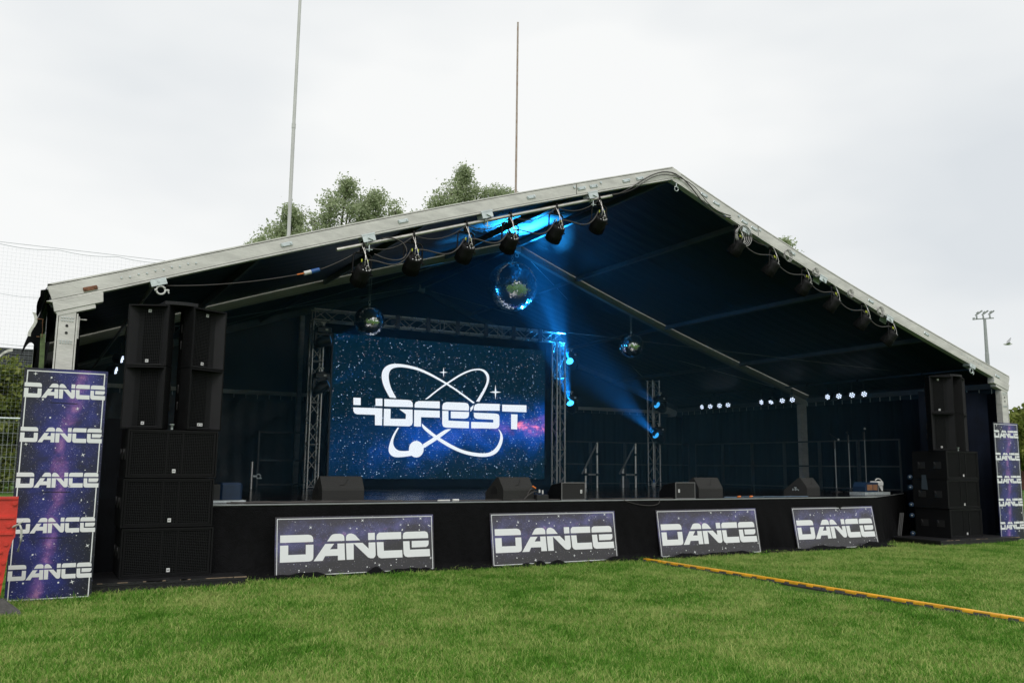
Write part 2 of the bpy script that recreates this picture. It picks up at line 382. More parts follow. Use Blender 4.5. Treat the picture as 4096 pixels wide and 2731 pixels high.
for iy, yy in enumerate((0.0, 6.0, 11.88)):
    for s in (-1, 1):
        m = M()
        x0 = 0.0 if s < 0 else 0.20
        def B(a, b, y0, y1, xx=x0): band(m, rafter_poly(s, a, b, xx), yy+y0, yy+y1)
        B(0.0, 0.020, 0.0, 0.13); B(0.030, 0.210, 0.004, 0.126); B(0.217, 0.242, 0.0, 0.13)
        m2 = M(); band(m2, rafter_poly(s, 0.016, 0.222, x0), yy+0.010, yy+0.120)
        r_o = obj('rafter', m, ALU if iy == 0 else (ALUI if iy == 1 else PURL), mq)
        obj('seam', m2, ALUD, r_o)
        if iy == 0:
            # joints, bolt plates, bolt rows
            for xb, kind in ((9.45, 'rust'), (5.25, 'p'), (3.0, 'p'), (7.0, 'p'), (1.05, 'p'), (1.75, 'p'), (2.0, 'p'), (0.75, 'p')):
                zc = ztop(s*xb) - (0.165 if kind == 'rust' else 0.115)
                T = TR(s*xb, 0, zc) @ RY(s*ANG)
                b = M(); b.bbox(-0.085, 0.085, -0.012, 0.003, -0.026, 0.026, 0.008, T)
                for dx in (-0.06, 0.06): b.tube((T @ Vector((dx,-0.024,0)))[:], (T @ Vector((dx,-0.008,0)))[:], 0.014, 6)
                obj('fixing_plate', b, RUST if kind == 'rust' and s < 0 else GALV, r_o)
            b = M()
            for k in range(10):
                xb = 9.1 - k*0.10; b.tube((s*xb, -0.008, ztop(s*xb)-0.105-(0.012 if k % 2 else 0)), (s*xb, 0.006, ztop(s*xb)-0.105-(0.012 if k % 2 else 0)), 0.012, 6)
            for xb in (2.15, 1.6):
                b.tube((s*xb, -0.014, ztop(s*xb)-0.075), (s*xb, 0.006, ztop(s*xb)-0.075), 0.022, 8)
            obj('bolt', b, GALV, r_o, kind='stuff')
            j = M(); j.box(s*2.10-0.004, s*2.10+0.004, -0.001, 0.01, ztop(s*2.1)-0.21, ztop(s*2.1)-0.034); obj('joint', j, ALUD, r_o)
    m = M(); m.prism([(-0.0, HR-0.001), (0.20, ztop(0.20)), (0.20, ztop(0.2)-0.242), (0, HR-0.242-0.02)], yy+0.002, yy+0.128); m.box(0.015, 0.17, yy-0.012, yy, HR-0.20, HR-0.10)
    ap = obj('apex_joint', m, ALU, mq)
    if iy < 2:
        m = M(); m.path([(0.1+0.045*math.cos(t*PI/6), yy+0.02, HR-0.40+0.045*math.sin(t*PI/6)) for t in range(13)], 0.009, 6); m.tube((0.1,yy+0.02,HR-0.355),(0.1,yy+0.02,HR-0.26), 0.012, 6); obj('ring_bolt', m, GALV, ap)
    # eave brackets and posts
    for s in (-1, 1):
        m = M(); th = s*ANG
        def stepped(a, b, x_out, x_in, y0, y1):
            m.prism([(s*x_out, ztop(s*x_out)-a), (s*x_in, ztop(s*x_in)-a), (s*(x_in-0.01), ztop(s*(x_in-0.01))-b), (s*(x_out-0.03), ztop(s*(x_out-0.03))-b)], yy+y0, yy+y1)
        stepped(0.246, 0.375, 9.86, 9.30, -0.012, 0.14); stepped(0.378, 0.435, 9.82, 9.38, -0.002, 0.13)
        obj('eave_bracket', m, ALU, mq)
        m = M(); x0, x1 = 9.68-0.12, 9.68+0.12; zt = 3.36
        a, b = (x0, x1) if s > 0 else (-x1, -x0)
        m.box(a, a+0.018, yy, yy+0.14, 0, zt); m.box(b-0.018, b, yy, yy+0.14, 0, zt); m.box(a+0.026, b-0.026, yy+0.004, yy+0.136, 0, zt+0.03)
        p_o = obj('post', m, ALU, mq)
        m = M(); m.box(a+0.014, b-0.014, yy+0.012, yy+0.128, 0, zt); obj('seam', m, ALUD, p_o)
        m = M(); m.box(a-0.1, b+0.1, yy-0.08, yy+0.22, 0.0, 0.02); obj('base_plate', m, GALV, p_o)
        if yy == 0:
            m = M()
            for rz in (3.30, 3.265, 3.01, 2.985):
                for k in range(5): m.tube((a+0.06+k*0.03, -0.008, rz), (a+0.06+k*0.03, 0.006, rz), 0.008, 6)
            for k in range(4):
                pass
            obj('bolt', m, GALV, p_o, kind='stuff')
            m = M()
            for rz in (3.2, 3.11):
                m = M(); m.tube(((a+b)/2, -0.002, rz), ((a+b)/2, 0.006, rz), 0.017, 10); obj('pin_hole', m, INK, p_o)
            if s < 0:
                m = M(); m.box(b, b+0.02, 0.03, 0.11, 3.05, 3.33); m.tube((b+0.02,0.07,3.30),(b+0.10,0.07,3.30),0.009,6); obj('keder_bracket', m, ALU, p_o)
            else:
                m = M(); m.box(a-0.012, a, 0.02, 0.12, 3.05, 3.33); obj('keder_bracket', m, ALU, p_o); m = M(); m.box(a-0.006, a, 0.04,0.10,2.45,2.58); obj('sticker', m, WHT, p_o)
# purlins
for xp in (1.8, 4.65, 7.25):
    for s in (-1, 1):
        for y0, y1 in ((0.135, 5.995), (6.135, 11.875)):
            T = TR(s*xp, 0, ztop(s*xp)-0.115) @ RY(s*ANG)
            m = M(); m.box(-0.032, 0.032, y0, y1, -0.055, 0.045, T); obj('purlin', m, PURL, mq)
for y0, y1 in ((0.135, 5.995), (6.135, 11.875)):
    m = M(); m.box(0.06, 0.14, y0, y1, HR-0.20, HR-0.08); obj('purlin', m, PURL, mq)
    m = M(); m.box(-0.25, 0.42, y0, y1, HR-0.072, HR-0.060); obj('ridge_cover', m, MEMB, mq)
    for s in (-1, 1):
        m = M(); m.box(s*9.855-0.04, s*9.855+0.04, y0, y1, 3.46, 3.56); m.box(s*9.855-0.02, s*9.855+0.02, y0, y1, 3.435, 3.458)
        obj('eave_rail', m, PURL, mq)
    # diagonal wind bracing in the roof
for s in (-1, 1):
    m = M(); m.tube((s*0.3, 6.1, ztop(s*0.3)-0.16), (s*9.3, 11.7, ztop(s*9.3)-0.16), 0.006, 5); m.tube((s*9.3, 6.1, ztop(s*9.3)-0.16), (s*0.3, 11.7, ztop(s*0.3)-0.16), 0.006, 5)
    obj('bracing_wire', m, GALV, mq)
# roof membrane, one panel per bay and slope, sagging between the purlins
def roof_fn(s, y0, y1, off):
    def f(u, v):
        x = s*u*(W2+0.07); y = y0+(y1-y0)*v
        a = abs(x); k = [0.0, 1.8, 4.65, 7.25, 9.93]; sg = 0
        for i in range(4):
            if k[i] <= a <= k[i+1]:
                t = (a-k[i])/(k[i+1]-k[i]); sg = 0.05*math.sin(PI*t)*math.sin(PI*v)
        wr = 0.006*math.sin(17*y+2.3*a+1.5*math.sin(1.9*y))*math.sin(PI*v) if a > 0.2 else 0
        return (x, y, ztop(x)+off - sg*0.6 + wr)
    return f
for s in (-1, 1):
    for y0, y1 in ((0.137, 5.99), (6.14, 12.14)):
        m = M(); m.grid(roof_fn(s, y0, y1, -0.062), 48, 90); obj('roof_panel', m, MEMB, mq)
# back gable, gable rail, uprights
def gable_fn(u, v):
    x = -10.03+20.06*u; zt = ztop(x)-0.055; z = 0.0+(zt-0.0)*v
    return (x, 12.06+0.02*math.sin(x*5+z*2), z)
m = M(); m.grid(gable_fn, 120, 14); obj('gable_panel', m, MEMB, mq)
m = M(); m.box(-9.5, 9.5, 11.80, 11.86, 3.39, 3.47); m.box(-9.5,9.5,11.815,11.845,3.365,3.388); obj('gable_rail', m, ALU, mq)
for xx in (-3.55, 3.55):
    m = M(); m.box(xx-0.06, xx+0.06, 11.66, 11.78, 0, ztop(xx)-0.27); obj('gable_upright', m, ALU, mq)
m = M()
for k in range(60):
    x = -9.3+k*0.31; m.tube((x, 11.80, 3.36), (x, 11.80, 3.25), 0.008, 5)
obj('curtain_hook', m, GALV, mq, kind='stuff')
m = M()
for k in range(38):
    y = 0.4+k*0.31; m.tube((9.83, y, 3.43), (9.83, y, 3.32), 0.008, 5)
obj('curtain_hook', m, GALV, mq, kind='stuff')
# side walls (outer skin)
for s, nm in ((-1, 'side_wall'), (1, 'side_wall')):
    def wf(u, v, s=s): 
        y = 0.16+11.95*u; z = 3.60*v
        return ((s*10.0 if s > 0 else -9.90)+0.02*s*(math.sin(3*y)*math.sin(2*z)), y, z)
    m = M(); m.grid(wf, 60, 12); obj('side_wall', m, MEMB, mq)
# eave gutters just outside
for s in (-1, 1):
    m = M(); m.grid(lambda u, v: (s*(9.93 + 0.10*math.sin(PI*0.6*v)), 0.14+11.98*u, 3.69-0.30*v), 40, 6); obj('eave_flap', m, PVCB, mq)

# ------------------------------------------------------------------ drapes hung inside
def drape(name, label, p0, p1, z0, z1, matl, amp=0.06, per=0.34, seed=0, group=None, droop=0.0, soft=0.0):
    r = random.Random(seed); L = math.hypot(p1[0]-p0[0], p1[1]-p0[1]); dx, dy = (p1[0]-p0[0])/L, (p1[1]-p0[1])/L
    ph = [r.uniform(0, 6.28) for _ in range(6)]; nu = max(12, int(L/0.045))
    def f(u, v):
        t = u*L; z = z0+(z1-z0)*v; g = 0.35+0.65*(1-v)**0.5
        d = amp*g*(math.sin(2*PI*t/per+1.6*math.sin(t*1.9+ph[0])+ph[1]) + 0.55*math.sin(2*PI*t/(per*0.41)+ph[2]+0.8*v) + 0.7*math.sin(2*PI*t/(per*2.7)+ph[3]))*0.5
        d += soft*(math.sin(t*1.3+z*2.1+ph[4])+0.6*math.sin(-t*3.1+z*4.3+ph[5])+0.35*math.sin(t*7-z*9))
        if droop and v > 0.93:
            kx = (t/0.62) % 1.0; z -= droop*math.sin(PI*kx)
        return (p0[0]+dx*t-dy*d, p0[1]+dy*t+dx*d, z)
    m = M(); m.grid(f, nu, 16)
    return tag(obj(name, m, matl), label, 'curtain', group)
g_ = 'black drapes lining the tent'
drape('curtain', 'dull black sheet behind the left railing, creased and hung from hooks', (-9.4,11.72), (-3.7,11.72), 0.1, 3.26, PVCB, 0.02, 0.9, 1, g_, 0.10, 0.035)
drape('curtain', 'black back drape between the screen and the right corner', (-3.4,11.70), (9.88,11.70), 0.1, 3.28, CLOTH, 0.05, 0.5, 2, g_, 0.03)
drape('curtain', 'dark blue-black pleated curtain along the right side of the tent', (9.90,11.6), (9.90,0.3), 0.1, 3.34, CLOTHB, 0.06, 0.36, 3, g_, 0.02)
drape('curtain', 'black drape behind the left speaker stack', (-9.5,0.7), (-9.5,11.5), 0.1, 3.4, CLOTH, 0.05, 0.4, 4, g_)
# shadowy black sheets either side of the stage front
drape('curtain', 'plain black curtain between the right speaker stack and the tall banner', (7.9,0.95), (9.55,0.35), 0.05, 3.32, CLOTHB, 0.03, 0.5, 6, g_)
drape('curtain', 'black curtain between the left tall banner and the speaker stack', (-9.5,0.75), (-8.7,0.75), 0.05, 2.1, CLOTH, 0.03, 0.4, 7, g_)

# rolled tarpaulin and straps on the outer left post
t = thing('rolled_tarpaulin', 'torn black tarpaulin flap rolled against the left tent post', 'tarpaulin', (-9.98, 0.1, 3.5))
def flap(u, v):
    x = 0.06-0.22*v+0.03*math.sin(6*v+3*u)*v + 0.16*u*v; z = 0.10-0.80*v+0.10*math.sin(5*u)*v + 0.22*u*v; y = -0.06+0.30*u
    return (x, y, z)
m = M(); m.grid(flap, 10, 14); obj('flap', m, PVCB, t)
m = M(); m.grid(lambda u, v: (-0.02+0.12*u+0.03*math.sin(9*v+2), 0.02+0.10*math.sin(PI*u)-0.03*math.sin(20*v), -0.5-2.6*v), 8, 30); obj('roll', m, PVCB, t)
m = M(); m.grid(lambda u, v: (0.02+0.055*u+0.012*math.sin(7*v), -0.045, -0.42-2.6*v), 2, 20); obj('strap', m, STRAPG, t)
m = M(); m.grid(lambda u, v: (-0.09+0.035*u+0.03*math.sin(5*v), -0.06, -0.16-0.30*v), 2, 12); obj('strap', m, STRAP, t)
m = M(); m.grid(lambda u, v: (-0.26-0.20*v, -0.08, -0.66-0.20*v+0.05*math.sin(3*v)+0.035*u), 2, 10); obj('strap', m, STRAP, t)
m = M(); m.box(-0.07,-0.02,-0.08,-0.05,-1.02,-0.86); m.tube((-0.045,-0.09,-0.98),(-0.045,-0.05,-0.98),0.035,10); m.tube((-0.045,-0.09,-0.88),(-0.045,-0.05,-0.88),0.018,8)
obj('ratchet', m, STRAP, t); m = M(); m.box(-0.09,-0.03,-0.08,-0.05,-1.42,-1.36); obj('ratchet', m, STRAP, t)
m = M(); m.path([(-0.03,-0.07,-0.24),(0.03,-0.07,-0.24),(0.04,-0.07,-0.46),(-0.02,-0.07,-0.46)], 0.006, 5); obj('buckle', m, BROWN, t)

# ------------------------------------------------------------------ stage
DZ = 0.98
st_o = thing('stage', 'low black stage with glossy deck panels under the marquee', 'stage')
XA, XB = -7.86, 5.1
nx = 7; cw = (XB-XA)/nx
for i in range(nx):
    for j in range(10):
        m = M(); m.box(XA+i*cw+0.003, XA+(i+1)*cw-0.003, j*1.0+0.003+(0.02 if j == 0 else 0), (j+1)*1.0-0.003, DZ-0.05+rnd.uniform(-.0015,.0015), DZ+rnd.uniform(-.0015,.0015)); obj('deck_panel', m, DECK, st_o)
def deckpoly(pts):
    n = len(pts); m = M(); m.add([(p[0],p[1],DZ-0.05) for p in pts]+[(p[0],p[1],DZ) for p in pts], [tuple(reversed(range(n))), tuple(range(n,2*n))]+[(k,(k+1)%n,n+(k+1)%n,n+k) for k in range(n)])
    obj('deck_panel', m, DECK, st_o)
deckpoly([(XB+.003,0.003),(6.9,0.99),(6.9,1.997),(XB+.003,1.997)]); deckpoly([(6.906,0.998),(8.3,1.78),(8.3,1.997),(6.906,1.997)])
for i in range(2):
    for j in range(2, 10):
        a = XB+0.003+i*1.8; m = M(); m.box(a, a+1.794, j+0.003, j+0.997, DZ-0.05, DZ+rnd.uniform(-.0015,.0015)); obj('deck_panel', m, DECK, st_o)
m = M(); m.box(XA, XB, -0.010, 0.018, DZ-0.012, DZ+0.003)
obj('edge_trim', m, GALVD, st_o)
m = M(); m.tube((XB,0.0,DZ-0.01),(8.3,1.77,DZ-0.01),0.008,6); obj('edge_trim', m, GALVD, st_o)
m = M()
for x in (-7.5,-5.5,-3.5,-1.5,.5,2.5,4.5,7.5):
    for y in (0.4, 3, 6, 9):
        if x > 5 and y < 2: continue
        m.tube((x,y,0),(x,y,DZ-0.05),0.024,6)
obj('leg', m, TUBE, st_o, kind='stuff')
# skirt: hangs from the deck edge, wrinkled, piles on the grass
def skirt_fn(u, v):
    L1 = XB+7.86; L2 = math.hypot(3.2, 1.77); L = L1+L2; t = u*L
    if t < L1: x, y, nx_, ny_ = XA+t, -0.02, 0, -1
    else:
        k = (t-L1)/L2; x, y = XB+3.2*k, -0.02+1.77*k; nx_, ny_ = 0.48, -0.87
    z = (DZ-0.03)*(1-v); g = v
    d = 0.012*math.sin(2.1*t+1.3*math.sin(1.1*t)) + g*(0.030*math.sin(4.3*t+0.6*z*5+math.sin(t)) + 0.018*math.sin(11*t+2*math.sin(2*t)) + 0.010*math.sin(23*t+z*7))
    d += 0.035*math.sin(3.1*t+4.3*z)*v + (0.10 if v > 0.93 else 0)*(v-0.93)/0.07
    d += 0.03 + 0.05*v*v
    return (x+nx_*d, y+ny_*d, max(0.004, z))
m = M(); m.grid(skirt_fn, 520, 26)
sk = tag(obj('stage_skirt', m, SKIRT), 'black cloth skirt hanging along the front edge of the stage', 'stage skirt')
# loose hem of the skirt bunched in front of the boards
def hem_fn(u, v):
    x = -7.7+u*13.0; a = PI*v
    pk = 0.0
    for c, w, h in ((-5.62,0.09,0.10),(-2.95,0.12,0.075),(-2.62,0.10,0.06),(-6.6,0.5,0.05),(-0.2,0.3,0.06),(1.0,0.4,0.06),(3.4,0.5,0.05),(4.6,0.4,0.08),(-4.9,0.2,0.05),(-1.5,0.25,0.06)):
        pk += h*math.exp(-((x-c)/w)**2)
    h = 0.035+0.018*math.sin(3.1*x+1.7*math.sin(1.3*x))+0.012*math.sin(9.7*x+2)+0.006*math.sin(27*x)+pk
    y = -0.27+0.03*math.sin(2.3*x)+0.012*math.sin(8*x)
    return (x, y+0.12*(v-0.5)*2*(1 if v > 0.5 else 0.7)-0.0, 0.003+max(0.0, h)*math.sin(a)**0.8)
m = M(); m.grid(hem_fn, 700, 10); obj('hem', m, SKIRT, sk)

# platforms under the speaker stacks
def platform(x0, x1, y0, y1, label):
    t = thing('speaker_platform', label, 'platform', ((x0+x1)/2, (y0+y1)/2, 0), group='timber platforms under the speaker stacks')
    w, d = (x1-x0)/2, (y1-y0)/2
    m = M(); m.box(-w, w, -d, d, 0.085, 0.12); obj('board', m, PLY, t)
    m = M(); m.box(-w+0.02, w-0.02, -d+0.01, d-0.01, 0.0, 0.083); obj('frame', m, PLY, t)
    m = M()
    r = random.Random(int(x0*10))
    for k in range(14):
        a = r.uniform(-w, w-0.2); m.box(a, a+r.uniform(0.03, 0.22), -d-0.002, -d+0.004, 0.112, 0.1215)
    m.box(w-0.16, w-0.005, -d-0.003, -d+0.006, 0.108, 0.122)
    obj('scuffed_edge', m, RAW, t)
platform(-9.45, -7.45, -0.62, 0.55, 'black timber platform under the left speaker stack with a scuffed front edge')
platform(6.22, 8.9, -0.60, 0.62, 'black timber platform under the right speaker stack')

# ------------------------------------------------------------------ speakers
def hk_badge(parent, loc, rot=(0,0,0), s=0.042):
    m = M(); m.box(-s/2, s/2, -0.004, 0.0, -s/2, s/2); o = obj('badge', m, WHT, parent, loc, rot)
    return o
def badge_letters(m, x, y, z, s):
    k = s/42*1.0
    def b(x0, x1, z0, z1): m.box(x+x0*k, x+x1*k, y-0.0012, y, z+z0*k, z+z1*k)
    b(-15,-11,-11,11); b(-5,-1,-11,11); b(-11,-5,-2,2)
    b(3,7,-11,11); m.prism([(x+7*k,z),(x+12*k,z+11*k),(x+16*k,z+11*k),(x+10.5*k,z)], y-0.0012, y); m.prism([(x+7*k,z),(x+10.5*k,z),(x+16*k,z-11*k),(x+12*k,z-11*k)], y-0.0012, y)
def make_sub(label, loc, group):
    w, h, d = 1.074/2, 0.594, 0.82
    t = thing('bass_speaker', label, 'speaker', loc, (0,0,0), group)
    m = M(); # cabinet shell with recessed front
    m.box(-w, w, 0.03, d, 0.0, h)
    for a in (-w, w-0.02): m.box(a, a+0.02, 0.0, 0.03, 0.0, h)
    m.box(-w+0.02, w-0.02, 0.0, 0.03, 0.0, 0.02); m.box(-w+0.02, w-0.02, 0.0, 0.03, h-0.02, h)
    obj('cabinet', m, SPK, t)
    m = M(); m.box(-w+0.022, w-0.022, 0.026, 0.0295, 0.022, h-0.022); obj('foam', m, FOAM, t)
    m = M()
    gx0, gx1, gz0, gz1 = -w+0.05, w-0.05, 0.045, h-0.04
    for k in range(27): z = gz0+(gz1-gz0)*k/26; m.box(gx0, gx1, 0.012, 0.0155, z-0.0022, z+0.0022)
    for k in range(46): x = gx0+(gx1-gx0)*k/45; m.box(x-0.0016, x+0.0016, 0.016, 0.0185, gz0, gz1)
    obj('grille', m, GRI, t, kind='stuff')
    m = M(); m.box(gx0-0.022, gx0, 0.006, 0.024, gz0-0.02, gz1+0.02); m.box(gx1, gx1+0.022, 0.006, 0.024, gz0-0.02, gz1+0.02)
    m.box(gx0, gx1, 0.006, 0.024, gz0-0.02, gz0); m.box(gx0, gx1, 0.006, 0.024, gz1, gz1+0.02)
    for x in (-0.075, 0.115): m.box(x-0.009, x+0.009, 0.006, 0.02, gz0+0.001, gz1-0.001)
    obj('grille_frame', m, SPK, t)
    m = M(); m.box(-0.0, 0.04, 0.002, 0.008, 0.06, 0.105); bo = obj('badge', m, WHT, t)
    m = M(); badge_letters(m, 0.02, 0.002, 0.0825, 0.040); obj('lettering', m, INK, bo)
    for s in (-1, 1):     # recessed side handles with curved pull
        for yy in (0.22, 0.60):
            m = M(); x = s*w
            m.box(x-0.002 if s > 0 else x-0.004, x+0.004 if s > 0 else x+0.002, yy-0.09, yy+0.09, 0.22, 0.36); ho = obj('handle', m, INK, t); m = M()
            m.path([(x+s*0.010, yy+0.07-0.03*math.sin(PI*k/8), 0.22+0.14*k/8) for k in range(9)], 0.009, 6)
            obj('grip', m, BLK, ho)
    return t
sg = 'bass speakers stacked on the platforms'
def sub_stack(xc, side):
    names = ['bottom', 'middle', 'top']
    prev = None
    for k in range(3):
        lab = '%s bass speaker with wide wire grille in the %s stack' % (names[k], side)
        loc = (xc + (0.012, -0.01, 0.006)[k], -0.33 + (0.0, 0.006, 0.002)[k], 0.124 + 0.606*k)
        if side == 'left' and k == 0: sub_stack.src = make_sub(lab, loc, sg)
        else: copy_tree(sub_stack.src, loc, (0,0,0), lab, sg)
sub_stack(-8.385, 'left'); sub_stack(7.48, 'right')

def make_top(label, loc, rot, group):
    w, h, d = 0.26, 0.788, 0.46
    t = thing('line_speaker', label, 'speaker', loc, rot, group)
    m = M()   # trapezoid body, front plane y=0, back narrower
    bw = 0.13; f = 0.20
    pl = [(-w,f),(w,f),(bw,d),(-bw,d)]
    m.add([(p[0],p[1],0.0) for p in pl]+[(p[0],p[1],h) for p in pl], [(3,2,1,0),(4,5,6,7)]+[(k,(k+1)%4,4+(k+1)%4,4+k) for k in range(4)])
    for s in (-1, 1):
        a, b = (s*w, s*(w-0.016)); a, b = min(a,b), max(a,b)
        m.box(a, b, 0.0, f, 0.0, h)
    m.box(-w+0.016, w-0.016, 0.0, f, 0.0, 0.018); m.box(-w+0.016, w-0.016, 0.0, f, h-0.018, h)
    obj('cabinet', m, SPK, t)
    for s in (-1, 1):      # flared horn wings
        m = M(); x0, x1 = s*(w-0.017), s*0.115
        m.add([(x0,0.004,0.019),(x1,0.15,0.019),(x1,0.15,h-0.019),(x0,0.004,h-0.019),(x0,0.012,0.019),(x1,0.16,0.019),(x1,0.16,h-0.019),(x0,0.012,h-0.019)], [(0,1,2,3),(7,6,5,4),(0,4,5,1),(2,6,7,3)])
        obj('horn_wing', m, SPKL, t)
    m = M(); m.box(-0.113, 0.113, 0.150, 0.198, 0.019, h-0.019); obj('foam', m, FOAM, t)
    m = M()
    for k in range(38): z = 0.035+(h-0.07)*k/37; m.box(-0.16, 0.16, 0.098, 0.101, z-0.0022, z+0.0022)
    for k in range(15): x = -0.16+0.32*k/14; m.box(x-0.0015, x+0.0015, 0.1015, 0.104, 0.035, h-0.035)
    obj('grille', m, GRI, t, kind='stuff')
    m = M()
    for s in (-1,1): m.tube((s*0.168,0.10,0.03),(s*0.168,0.10,h-0.03),0.006,6)
    m.tube((-0.168,0.10,0.03),(0.168,0.10,0.03),0.006,6); m.tube((-0.168,0.10,h-0.03),(0.168,0.10,h-0.03),0.006,6)
    obj('grille_frame', m, GRI, t)
    for s in (-1, 1):
        m = M(); 
        for zz in (0.30, 0.52): 
            m = M(); m.path([(s*(w-0.02), 0.26, zz-0.06+0.03*k) for k in range(5)], 0.008, 6); obj('handle', m, INK, t)
    return t
tg = 'line speakers standing on the bass stacks'
def top_pair(xc, side):
    for k in range(2):
        for s, nm in ((-1, 'left facing'), (1, 'right facing')):
            z = 1.945 + k*0.795
            # front inner corner at xc+s*.15, y=-.33 ; outer corner recedes by 28 degrees
            a = math.radians(27.5)*s
            cx = xc + s*(0.15 + 0.26*math.cos(a)); cyy = -0.33 + 0.26*abs(math.sin(a))
            lab = '%s %s horn speaker on top of the %s stack' % ('upper' if k else 'lower', nm, side)
            loc, rot = (cx, cyy, z), (0, 0, a)
            if side == 'left' and k == 0 and s == -1: top_pair.src = make_top(lab, loc, rot, tg); t = top_pair.src
            else: t = copy_tree(top_pair.src, loc, rot, lab, tg)
            m = M(); zb = 0.052 if k == 0 else 0.70
            m.box(-0.02+0.02*s, 0.018+0.02*s, 0.090, 0.096, zb, zb+0.038); bo = obj('badge', m, WHT, t)
            m = M(); badge_letters(m, -0.001+0.02*s, 0.090, zb+0.019, 0.034); obj('lettering', m, INK, bo)
    m = M(); pl = [(-0.20+0.4*k/8, -0.31-0.03*math.sin(PI*k/8)+0) for k in range(9)] + [(0.26,0.10),(0.0,0.22),(-0.26,0.10)]
    n = len(pl); z0, z1 = 3.532, 3.575
    m.add([(p[0],p[1],z0) for p in pl]+[(p[0],p[1],z1) for p in pl], [tuple(reversed(range(n))), tuple(range(n,2*n))]+[(k,(k+1)%n,n+(k+1)%n,n+k) for k in range(n)])
    tag(obj('speaker_link_plate', m, SPKL, None, (xc, 0.0, 0)), 'curved grey plate bridging the top of the %s horn speakers' % side, 'plate', 'link plates on the speaker stacks')
    m = M(); m.lathe([(0.016,0),(0.016,0.05),(0.03,0.055),(0.03,0.07)], 10)
    tag(obj('speaker_pole_pin', m, GALV, None, (xc-0.02, -0.26, 1.938)), 'short steel pin standing between the horn speakers of the %s stack' % side, 'pin', 'steel pins on the bass stacks')
top_pair(-8.385, 'left'); top_pair(7.48, 'right')
# casters with blue rims on the back of the right bass stack
k = 0
for zz in (1.37, 1.15, 0.78, 0.55, 0.17):
    k += 1
    t = thing('transport_wheel', ['topmost','second','third','fourth','lowest'][k-1]+' blue rimmed wheel on the back of the right bass stack', 'wheel', (6.90, 0.53, zz), (0, -PI/2, 0.4), 'blue rimmed wheels on the right bass stack')
    m = M(); m.lathe([(0.030,-0.015),(0.050,-0.018),(0.050,0.018),(0.030,0.015)], 18); obj('tyre', m, RIMB, t)
    m = M(); m.lathe([(0.001,-0.02),(0.018,-0.018),(0.018,0.022),(0.001,0.026)], 10); obj('hub', m, GALVD, t)
m = M(); m.add([(0,0,0),(0,0.10,0),(0.0,0.12,-0.30),(0.0,-0.03,-0.31)], [(0,1,2,3)]); m.add([(-0.004,0,0),(-0.004,0.10,0),(-0.004,0.12,-0.30),(-0.004,-0.03,-0.31)], [(3,2,1,0)])
m.add([(0,0,0),(0,0.10,0),(0.0,0.12,-0.30),(0.0,-0.03,-0.31),(-0.004,0,0),(-0.004,0.10,0),(-0.004,0.12,-0.30),(-0.004,-0.03,-0.31)],[(0,1,5,4),(1,2,6,5),(2,3,7,6),(3,0,4,7)])
tag(obj('rain_tag', m, mat('dark_teal_cloth',(0.03,0.045,0.06),0.8), None, (6.915, 0.15, 1.42)), 'dark grey cloth tag hanging on the side of the right bass stack', 'tag')
# folded ladder bits behind the right stack
m = M()
for k in range(3): m.tube((6.60+0.05*k,0.68,0.12),(6.72+0.05*k,0.68,0.60),0.016,6)
tag(obj('scaffold_tubes', m, mat('dull_dark_tube', (0.07,0.07,0.07), 0.5, 0.3)), 'three short silver tubes leaning behind the right bass stack', 'tubes')
# flight case behind the left stack
t = thing('flight_case', 'black road case with metal edging behind the left speaker stack', 'flight case', (-9.05, 0.95, 0))
m = M(); m.box(-0.25,0.3,0,0.5,0.0,1.15); obj('body', m, BLK, t)
m = M()
for x in (-0.25,0.3): m.box(x-0.012,x+0.012,-0.006,0.02,0.0,1.15)
m.box(-0.24,0.29,-0.006,0.02,1.13,1.16); m.box(-0.05,0.1,-0.012,0,0.75,0.9); obj('edging', m, TUBE, t)

